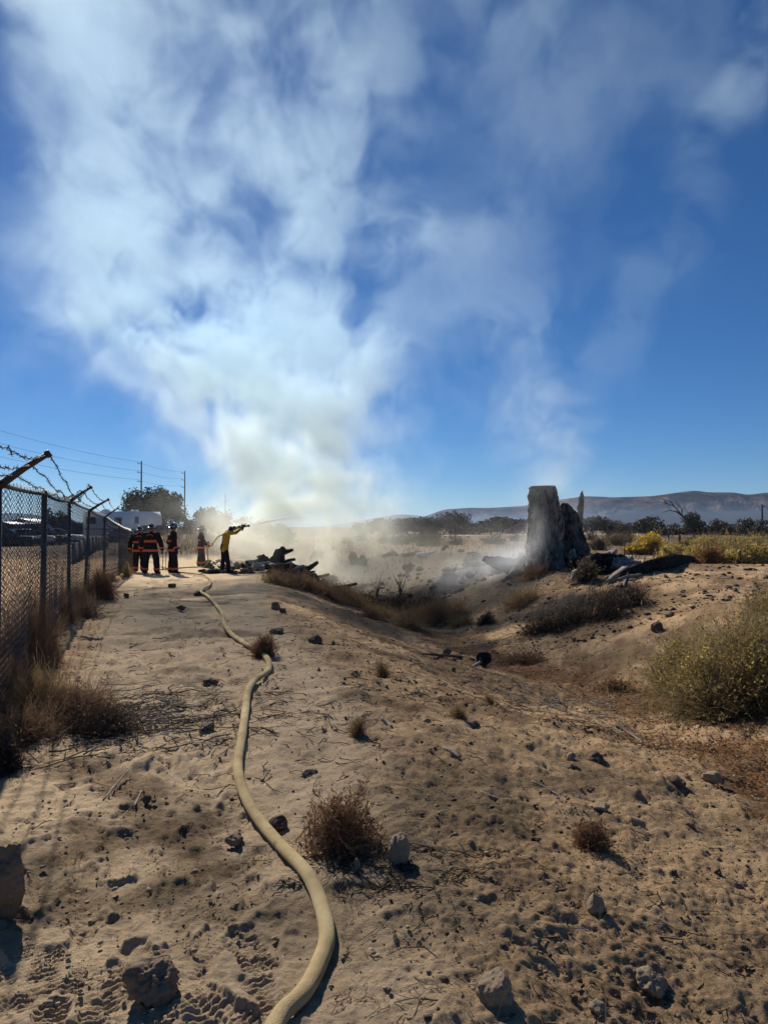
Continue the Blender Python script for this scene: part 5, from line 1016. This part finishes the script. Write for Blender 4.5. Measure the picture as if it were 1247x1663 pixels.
twigs('twigs', 200, gau(gp(640, 1415)[:2], (.28, .16)), M_dk, 'twigs under the red-brown dry bush', 6, .04, .2, .0022)
twigs('twigs', 260, gau(gp(890, 1135)[:2], (.9, .6)), M_greyw, 'pale twigs and bark in the ditch', 7, .08, .4, .005)
twigs('twigs', 300, gau(gp(470, 1180)[:2], (.8, .8)), M_dk, 'dark twigs right of the hose', 8, .04, .25, .0025)
for k, (pts, r, lb) in enumerate([([(168, 1302), (190, 1275), (212, 1250)], .006, 'long thin pale twig on the path below the brush patch'), ([(218, 1312), (224, 1300), (230, 1286)], .006, 'short crooked twig on the path beside the small pit'), ([(862, 1270), (900, 1290), (950, 1322)], .007, 'long thin pale stick in the middle of the right slope'), ([(720, 1218), (735, 1225), (747, 1234)], .012, 'short weathered grey stick below the flat tan stone'), ([(998, 1180), (1020, 1192), (1045, 1208)], .011, 'long bleached stick among the leaf litter'), ([(620, 1170), (630, 1178), (636, 1184)], .014, 'short bone-pale stick on the slope above the tuft'), ([(780, 1288), (808, 1300), (842, 1302)], .007, 'dark thin stick in the middle of the slope'), ([(325, 1190), (338, 1178), (345, 1176)], .01, 'stubby pale twig by the chunk on the path'), ([(1012, 955), (1015, 945), (1019, 938)], .03, 'stubby pale stub on the mound')]):
    log('dead_stick', [P_(a, b, 0, r * .8 + .004) for a, b in pts], [r, r * 1.1, r * .7], M_greyw, lb, 6, .15, 200 + k, cat='stick')
twigs('twigs', 150, lambda g, n: (lambda y: np.stack([np.interp(y, [3, 25], [-1.6, -7.4]) + g.normal(0, .9, n), y], -1))(5 + 20 * g.random(n) ** 1.3), M_dk, 'dark twigs and bark scattered along the path', 11, .06, .3, .006)
twigs('twigs', 600, lambda g, n: np.stack([g.normal(5.0, 1.7, n), g.normal(19, 2.6, n)], -1), M_dk, 'dark twigs over the bank below the stump', 12, .1, .4, .005)
twigs('twigs', 200, lambda g, n: np.stack([g.normal(5.6, 1.8, n), g.normal(21, 2.0, n)], -1), M_greyw, 'pale twigs over the bank below the stump', 13, .1, .5, .008)
bank = lambda g, n: (lambda y: np.stack([np.interp(y, [7, 12, 25], [1.6, 1.4, .2]) + g.normal(0, 1.7, n), y], -1))(7 + 17 * g.random(n) ** 1.2)
twigs('twigs', 800, bank, M_dk, 'dark twigs and stems littering the gully bank', 21, .05, .3, .004)
twigs('straw', 1500, bank, M_tan, 'straw bits littering the gully bank', 22, .05, .22, .004)
# fallen leaves
def leaves(name, n, pts_fn, mtl, label, seed, size):
    g = np.random.default_rng(seed); xy = pts_fn(g, n); c = np.stack([xy[:, 0], xy[:, 1], H(xy[:, 0], xy[:, 1]) + .006 + .015 * g.random(n)], -1); a = g.uniform(0, 6.28, n); d = np.stack([np.cos(a), np.sin(a), g.normal(0, .3, n)], -1); e = np.stack([-np.sin(a), np.cos(a), g.normal(0, .3, n)], -1)
    s = size * g.uniform(.5, 1.4, n)[:, None]; v = np.stack([c - d * s, c + e * s * .45 + (0, 0, .005), c + d * s, c - e * s * .45 + (0, 0, .004)], 1).reshape(-1, 3); return tag(mesh_np(name, v, np.arange(4 * n).reshape(-1, 4), mtl), label, kind='stuff')
lc = gp(1180, 1235)[:2]
leaves('fallen_leaves', 3200, gau(lc + [.25, .1], (.75, .65)), M_orange, 'orange-brown fallen leaves under the big bush', 1, .018)
leaves('fallen_leaves', 900, gau(lc + [.2, .1], (.75, .6)), M_tan, 'pale fallen leaves under the big bush', 2, .016)
def ditch(g, n): y = 4 + 13 * g.random(n); return np.stack([np.interp(y, Yk, DX) + g.normal(0, .55, n), y], -1)
leaves('fallen_leaves', 3600, ditch, M_orange, 'brown fallen leaves along the bottom of the ditch', 3, .022)
leaves('fallen_leaves', 1500, ditch, M_rockl, 'pale bark flakes along the bottom of the ditch', 4, .018)
leaves('fallen_leaves', 3200, bank, M_brn, 'brown leaf litter over the gully bank', 6, .022)
leaves('fallen_leaves', 1800, fan(.0, .56, 1.9, 12), M_dry, 'tiny brown leaf bits over the slope', 5, .007)
def stalks(name, n, fn, label, seed, h0, h1, w, mtl):
    g = np.random.default_rng(seed); xy = fn(g, n); z = H(xy[:, 0], xy[:, 1]); h = g.uniform(h0, h1, n); lean = g.normal(0, .22, (n, 2)); k = 4
    P = np.stack([np.stack([xy[:, 0] + lean[:, 0] * h * s ** 1.5, xy[:, 1] + lean[:, 1] * h * s ** 1.5, z + h * s], -1) for s in np.linspace(0, 1, k)], 1); v, q = ribbons(P, w, w * .4, g); return tag(mesh_np(name, v, q, mtl), label, kind='stuff')
stalks('dry_weeds', 420, fan(.05, .56, 1.9, 13), 'thin upright dry stalks on the slope', 1, .05, .3, .0009, M_tan)
stalks('dry_grass', 2600, lambda g, n: np.stack([g.uniform(-16, -9, n), g.uniform(40, 56, n)], -1), 'dry grass on the brown rise behind the firefighters', 2, .12, .4, .02, M_grass)
stalks('dry_grass', 3500, lambda g, n: (lambda y: np.stack([g.uniform(-.1, .6, n) * y, y], -1))(g.uniform(36, 95, n)), 'dry grass over the far field', 3, .1, .35, .03, M_grass)
stalks('dry_grass', 3000, lambda g, n: (lambda y: np.stack([np.interp(y, [5, 45], [-3.4, -17]) - g.uniform(.5, 14, n), y], -1))(g.uniform(7, 50, n)), 'dry grass in the yard behind the fence', 4, .05, .25, .012, M_grass)
# ------------------------------------------------------------------ air and smoke
hz = MB(); hz.box((0, 4000, 21), (30000, 17600, 80)); hz = hz.build('haze', None)
hzm = bpy.data.materials.new('haze'); hzm.use_nodes = True; N, L = nodes(hzm); N.clear()
o_ = N.new('ShaderNodeOutputMaterial'); pv = N.new('ShaderNodeVolumePrincipled'); L.new(pv.outputs[0], o_.inputs['Volume'])
pv.inputs['Density'].default_value = 8.5e-5; pv.inputs['Color'].default_value = (.45, .66, 1, 1); pv.inputs['Anisotropy'].default_value = .3
hz.data.materials.append(hzm); tag(hz, 'thin pale haze in the air over the whole valley', kind='stuff')

def seg_env(P, spines):
    env = np.zeros(len(P), np.float32); shp = env.copy()
    for sp in spines:
        cs = []
        for (px, py, d, r, a) in sp: c = at(px, py, d); cs.append((c, r / FPX * d, a))
        best = np.zeros(len(P), np.float32); bs = best.copy()
        for (c0, r0, a0), (c1, r1, a1) in zip(cs[:-1], cs[1:]):
            e = c1 - c0; t = np.clip(((P - c0) @ e) / (e @ e), 0, 1).astype(np.float32)
            q = P - c0 - t[:, None] * e.astype(np.float32); r = r0 + (r1 - r0) * t; a = a0 + (a1 - a0) * t
            q2 = q[:, 0] ** 2 + (q[:, 1] / np.interp(P[:, 2], [-1, 4, 12], [1.0, .75, .36])) ** 2 + q[:, 2] ** 2
            e_ = np.exp(-(q2 / (r * r)) * 1.1); best = np.maximum(best, a * e_); bs = np.maximum(bs, e_)
        env = env + best; shp = np.maximum(shp, bs)
    return env, shp
def volume_thing(name, mn, mx, res, spines, label, density, seed, color_ramp, aniso, thresh, sharp):
    mn = np.array(mn, float); mx = np.array(mx, float); R = np.array(res)
    g = [np.linspace(mn[k], mx[k], R[k]).astype(np.float32) for k in range(3)]
    # envelope on a coarse grid, then upsampled
    cr = np.maximum(R // 4, 8); cg = np.stack(np.meshgrid(*[np.linspace(mn[k], mx[k], cr[k]) for k in range(3)], indexing='ij'), -1).reshape(-1, 3).astype(np.float32)
    wob = np.stack([vn3(cg * .16 + 11 * k + seed) + .5 * vn3(cg * .37 + 5 * k + seed) for k in range(3)], -1) * np.array([1.3, .8, 1.0]) * np.clip((cg[:, 2:3] + 1) / 8, .1, 1.5)
    env, shp = [q.reshape(cr) for q in seg_env((cg + wob).astype(np.float32), spines)]
    for ax in range(3):
        t = np.linspace(0, cr[ax] - 1, R[ax]); i = np.minimum(t.astype(int), cr[ax] - 2); f = (t - i).astype(np.float32); sh = [1, 1, 1]; sh[ax] = -1; f = f.reshape(sh)
        env, shp = [np.take(q, i, ax) * (1 - f) + np.take(q, i + 1, ax) * f for q in (env, shp)]
    P = np.stack(np.meshgrid(*g, indexing='ij'), -1).reshape(-1, 3); env = env.ravel(); shp = shp.ravel()
    act = env > .004
    Q = P[act]; hgt = np.clip((Q[:, 2:3] + 2) / 14, .3, 1.0)
    Qs = Q * np.array([1, .75, .95], np.float32) / (hgt ** .5) + seed
    w1 = np.stack([vn3(Qs * .25 + 3 + 17 * k) for k in range(3)], -1) * 1.3 + np.stack([vn3(Qs * .7 + 9 + 17 * k) for k in range(3)], -1) * .75
    w1 += np.stack([vn3((Qs + w1) * 1.7 + 5 + 17 * k) for k in range(3)], -1) * .3
    p = Qs + w1; n = 0; a = 1.; fr = .34
    for k in range(6): n = n + a * vn3(p * fr + 7.3 * k); a *= .68; fr *= 2.1
    n = n / 1.5
    d = env[act] * np.clip((shp[act] * .75 + n * sharp * np.clip((Q[:, 2] + 3) / 9, .45, 1) + thresh + .22 * np.exp(-(Q[:, 2] + 1) / 4.5)) / .7, 0, 1.25) ** 1.35
    den = np.zeros(len(P), np.float32); den[act] = d
    edge = np.ones(len(P), np.float32)
    for k in range(3):
        tt = (P[:, k] - mn[k]) / (mx[k] - mn[k]); edge *= smooth(tt / .06 if not (k == 2) else tt / .02) * smooth((1 - tt) / .06)
    den *= edge
    den[den < .0025] = 0
    me = bpy.data.meshes.new(name); me.vertices.add(len(P)); me.vertices.foreach_set('co', P.ravel())
    me.attributes.new('smoke_density', 'FLOAT', 'POINT').data.foreach_set('value', den)
    ob = bpy.data.objects.new(name, me); C.objects.link(ob); tag(ob, label, kind='stuff')
    m = bpy.data.materials.new(name); m.use_nodes = True; N, L = nodes(m); N.clear()
    o_ = N.new('ShaderNodeOutputMaterial'); pv = N.new('ShaderNodeVolumePrincipled'); ad = N.new('ShaderNodeAddShader'); vs_ = N.new('ShaderNodeVolumeScatter'); vs_.inputs['Anisotropy'].default_value = .88; vs_.inputs['Color'].default_value = (1, .95, .95, 1)
    da = N.new('ShaderNodeAttribute'); da.attribute_name = 'density'; dm = N.new('ShaderNodeMath'); dm.operation = 'MULTIPLY'; L.new(da.outputs['Fac'], dm.inputs[0]); dm.inputs[1].default_value = density * .3; L.new(dm.outputs[0], vs_.inputs['Density'])
    L.new(pv.outputs[0], ad.inputs[0]); L.new(vs_.outputs[0], ad.inputs[1]); L.new(ad.outputs[0], o_.inputs['Volume'])
    pv.inputs['Density'].default_value = density; pv.inputs['Anisotropy'].default_value = aniso; pv.inputs['Density Attribute'].default_value = 'density'
    ge = N.new('ShaderNodeNewGeometry'); sx = N.new('ShaderNodeSeparateXYZ'); L.new(ge.outputs['Position'], sx.inputs[0])
    mr = N.new('ShaderNodeMapRange'); mr.inputs['From Min'].default_value = color_ramp[0]; mr.inputs['From Max'].default_value = color_ramp[1]; L.new(sx.outputs[2], mr.inputs[0])
    cr_ = N.new('ShaderNodeValToRGB'); cr_.color_ramp.elements[0].color = (*color_ramp[2], 1); cr_.color_ramp.elements[1].color = (*color_ramp[3], 1); L.new(mr.outputs[0], cr_.inputs[0]); L.new(cr_.outputs[0], pv.inputs['Color'])
    ng = bpy.data.node_groups.new(name, 'GeometryNodeTree'); I = ng.interface
    I.new_socket('Geometry', in_out='INPUT', socket_type='NodeSocketGeometry'); I.new_socket('Geometry', in_out='OUTPUT', socket_type='NodeSocketGeometry')
    n = ng.nodes; K = ng.links; gi = n.new('NodeGroupInput'); go = n.new('NodeGroupOutput'); vc = n.new('GeometryNodeVolumeCube'); pos = n.new('GeometryNodeInputPosition')
    vc.inputs['Min'].default_value = mn; vc.inputs['Max'].default_value = mx
    for k, v in zip('XYZ', res): vc.inputs['Resolution ' + k].default_value = int(v)
    su = n.new('ShaderNodeVectorMath'); su.operation = 'SUBTRACT'; K.new(pos.outputs[0], su.inputs[0]); su.inputs[1].default_value = mn
    mu = n.new('ShaderNodeVectorMath'); mu.operation = 'MULTIPLY'; K.new(su.outputs[0], mu.inputs[0]); mu.inputs[1].default_value = (R - 1) / (mx - mn)
    se = n.new('ShaderNodeSeparateXYZ'); K.new(mu.outputs[0], se.inputs[0])
    def rnd(s): f = n.new('FunctionNodeFloatToInt'); f.rounding_mode = 'ROUND'; K.new(s, f.inputs[0]); return f.outputs[0]
    def mad(a, b, c):
        f = n.new('FunctionNodeIntegerMath'); f.operation = 'MULTIPLY_ADD'; K.new(a, f.inputs[0]); f.inputs[1].default_value = int(b); K.new(c, f.inputs[2]); return f.outputs[0]
    ix, iy, iz = [rnd(s) for s in se.outputs]; idx = mad(mad(ix, res[1], iy), res[2], iz)
    si = n.new('GeometryNodeSampleIndex'); si.data_type = 'FLOAT'; si.domain = 'POINT'; na = n.new('GeometryNodeInputNamedAttribute'); na.data_type = 'FLOAT'; na.inputs[0].default_value = 'smoke_density'
    K.new(gi.outputs[0], si.inputs['Geometry']); K.new(na.outputs[0], si.inputs['Value']); K.new(idx, si.inputs['Index']); K.new(si.outputs[0], vc.inputs['Density'])
    sm = n.new('GeometryNodeSetMaterial'); sm.inputs['Material'].default_value = m; K.new(vc.outputs[0], sm.inputs[0]); K.new(sm.outputs[0], go.inputs[0])
    ob.modifiers.new('smoke', 'NODES').node_group = ng
    return ob
A = [(528, 950, 33.6, 28, 2.4), (524, 905, 34.2, 42, 1.8), (512, 838, 34., 70, 1.0), (492, 755, 33, 128, .7), (452, 640, 31.8, 200, .44), (410, 520, 30.8, 235, .36), (355, 400, 30.4, 245, .27), (310, 270, 30.4, 255, .2), (280, 120, 30.6, 270, .14), (250, -60, 31, 280, .11)]
A5 = [(170, 130, 32, 90, .14), (95, 30, 32, 100, .2), (60, -80, 32, 120, .18)]  # extra smoke added near the sun to brighten this corner of the sky
A2 = [(330, 600, 31, 85, .3), (225, 430, 31.5, 130, .32), (140, 310, 32, 150, .26), (130, 150, 32, 170, .14), (110, -60, 32, 170, .09)]
A3 = [(565, 700, 30.5, 72, .5), (578, 560, 31, 80, .42), (545, 420, 31, 85, .28), (525, 250, 32, 95, .15), (500, 60, 32, 120, .08)]
A4 = [(450, 820, 33, 55, .6), (390, 700, 32, 85, .5), (310, 580, 31, 105, .42), (235, 480, 30.6, 110, .3)]
B = [(490, 930, 32.5, 26, 1.2), (440, 905, 33, 36, 1.3), (405, 880, 33, 40, 1.2), (378, 858, 32.5, 36, .8), (350, 848, 31, 30, .4), (335, 842, 32, 22, .15)]
B2 = [(440, 905, 32.4, 34, .8), (470, 850, 33, 46, .6), (490, 800, 33, 55, .4)]
Cc = [(560, 945, 30.5, 30, 1.3), (610, 935, 30.5, 38, .4), (680, 935, 30, 32, .28), (740, 922, 29.5, 34, .35), (800, 905, 29, 36, .3)]
Cd = [(585, 860, 33, 60, .4), (640, 890, 31, 42, .22), (720, 900, 31, 38, .2), (800, 885, 31, 40, .16)]
D = [(640, 390, 31, 42, .2), (700, 375, 31, 60, .5), (765, 355, 31, 42, .3)]
E1 = [(640, 640, 31, 70, .10), (700, 520, 31, 110, .07), (800, 380, 32, 150, .055), (900, 240, 32, 190, .045), (990, 90, 33, 230, .04), (1040, -60, 33, 240, .035)]
E2 = [(940, 560, 31, 50, .07), (1040, 420, 31.5, 70, .11), (1140, 280, 32, 80, .15), (1220, 150, 32, 85, .15), (1290, 40, 32, 90, .13)]
F = [(560, 260, 33, 120, .05), (620, 100, 33, 190, .055), (720, -60, 33, 240, .05)]
G_ = [(880, 770, 31, 65, .2), (860, 640, 31, 75, .26), (848, 530, 31, 66, .16), (830, 430, 31, 70, .09)]
volume_thing('smoke_plume', (-19, 26.6, -1.9), (20, 37.4, 30.5), (330, 84, 278), [A, A5, A2, A3, A4, B, B2, Cc, Cd, D, E1, E2, F, G_],
             'tall white smoke column rising from the burning debris and leaning left',   .42, 3, (-1.0, 10.0, (1., .93, .74), (.58, .83, .97)), .3, -.04, .95)
Sx = [(800, 925, 24.5, 22, 1.2), (845, 905, 24, 26, 1.3), (880, 880, 23.6, 26, 1.1), (885, 840, 23.4, 26, .7), (880, 790, 23.8, 34, .35), (890, 740, 24, 50, .16), (900, 680, 24, 60, .06)]
Sy = [(720, 945, 25.5, 24, .4), (770, 925, 25.5, 27, .45), (830, 900, 25, 30, .4), (960, 800, 25, 50, .08)]
volume_thing('stump_smoke', (1.0, 21.6, -1.6), (9.5, 26.8, 6.5), (110, 68, 104), [Sx, Sy], 'thin blue smoke drifting round the big charred stump', .62, 9, (-1, 3, (.93, .96, 1), (.9, .95, 1)), .5, .0, .6)
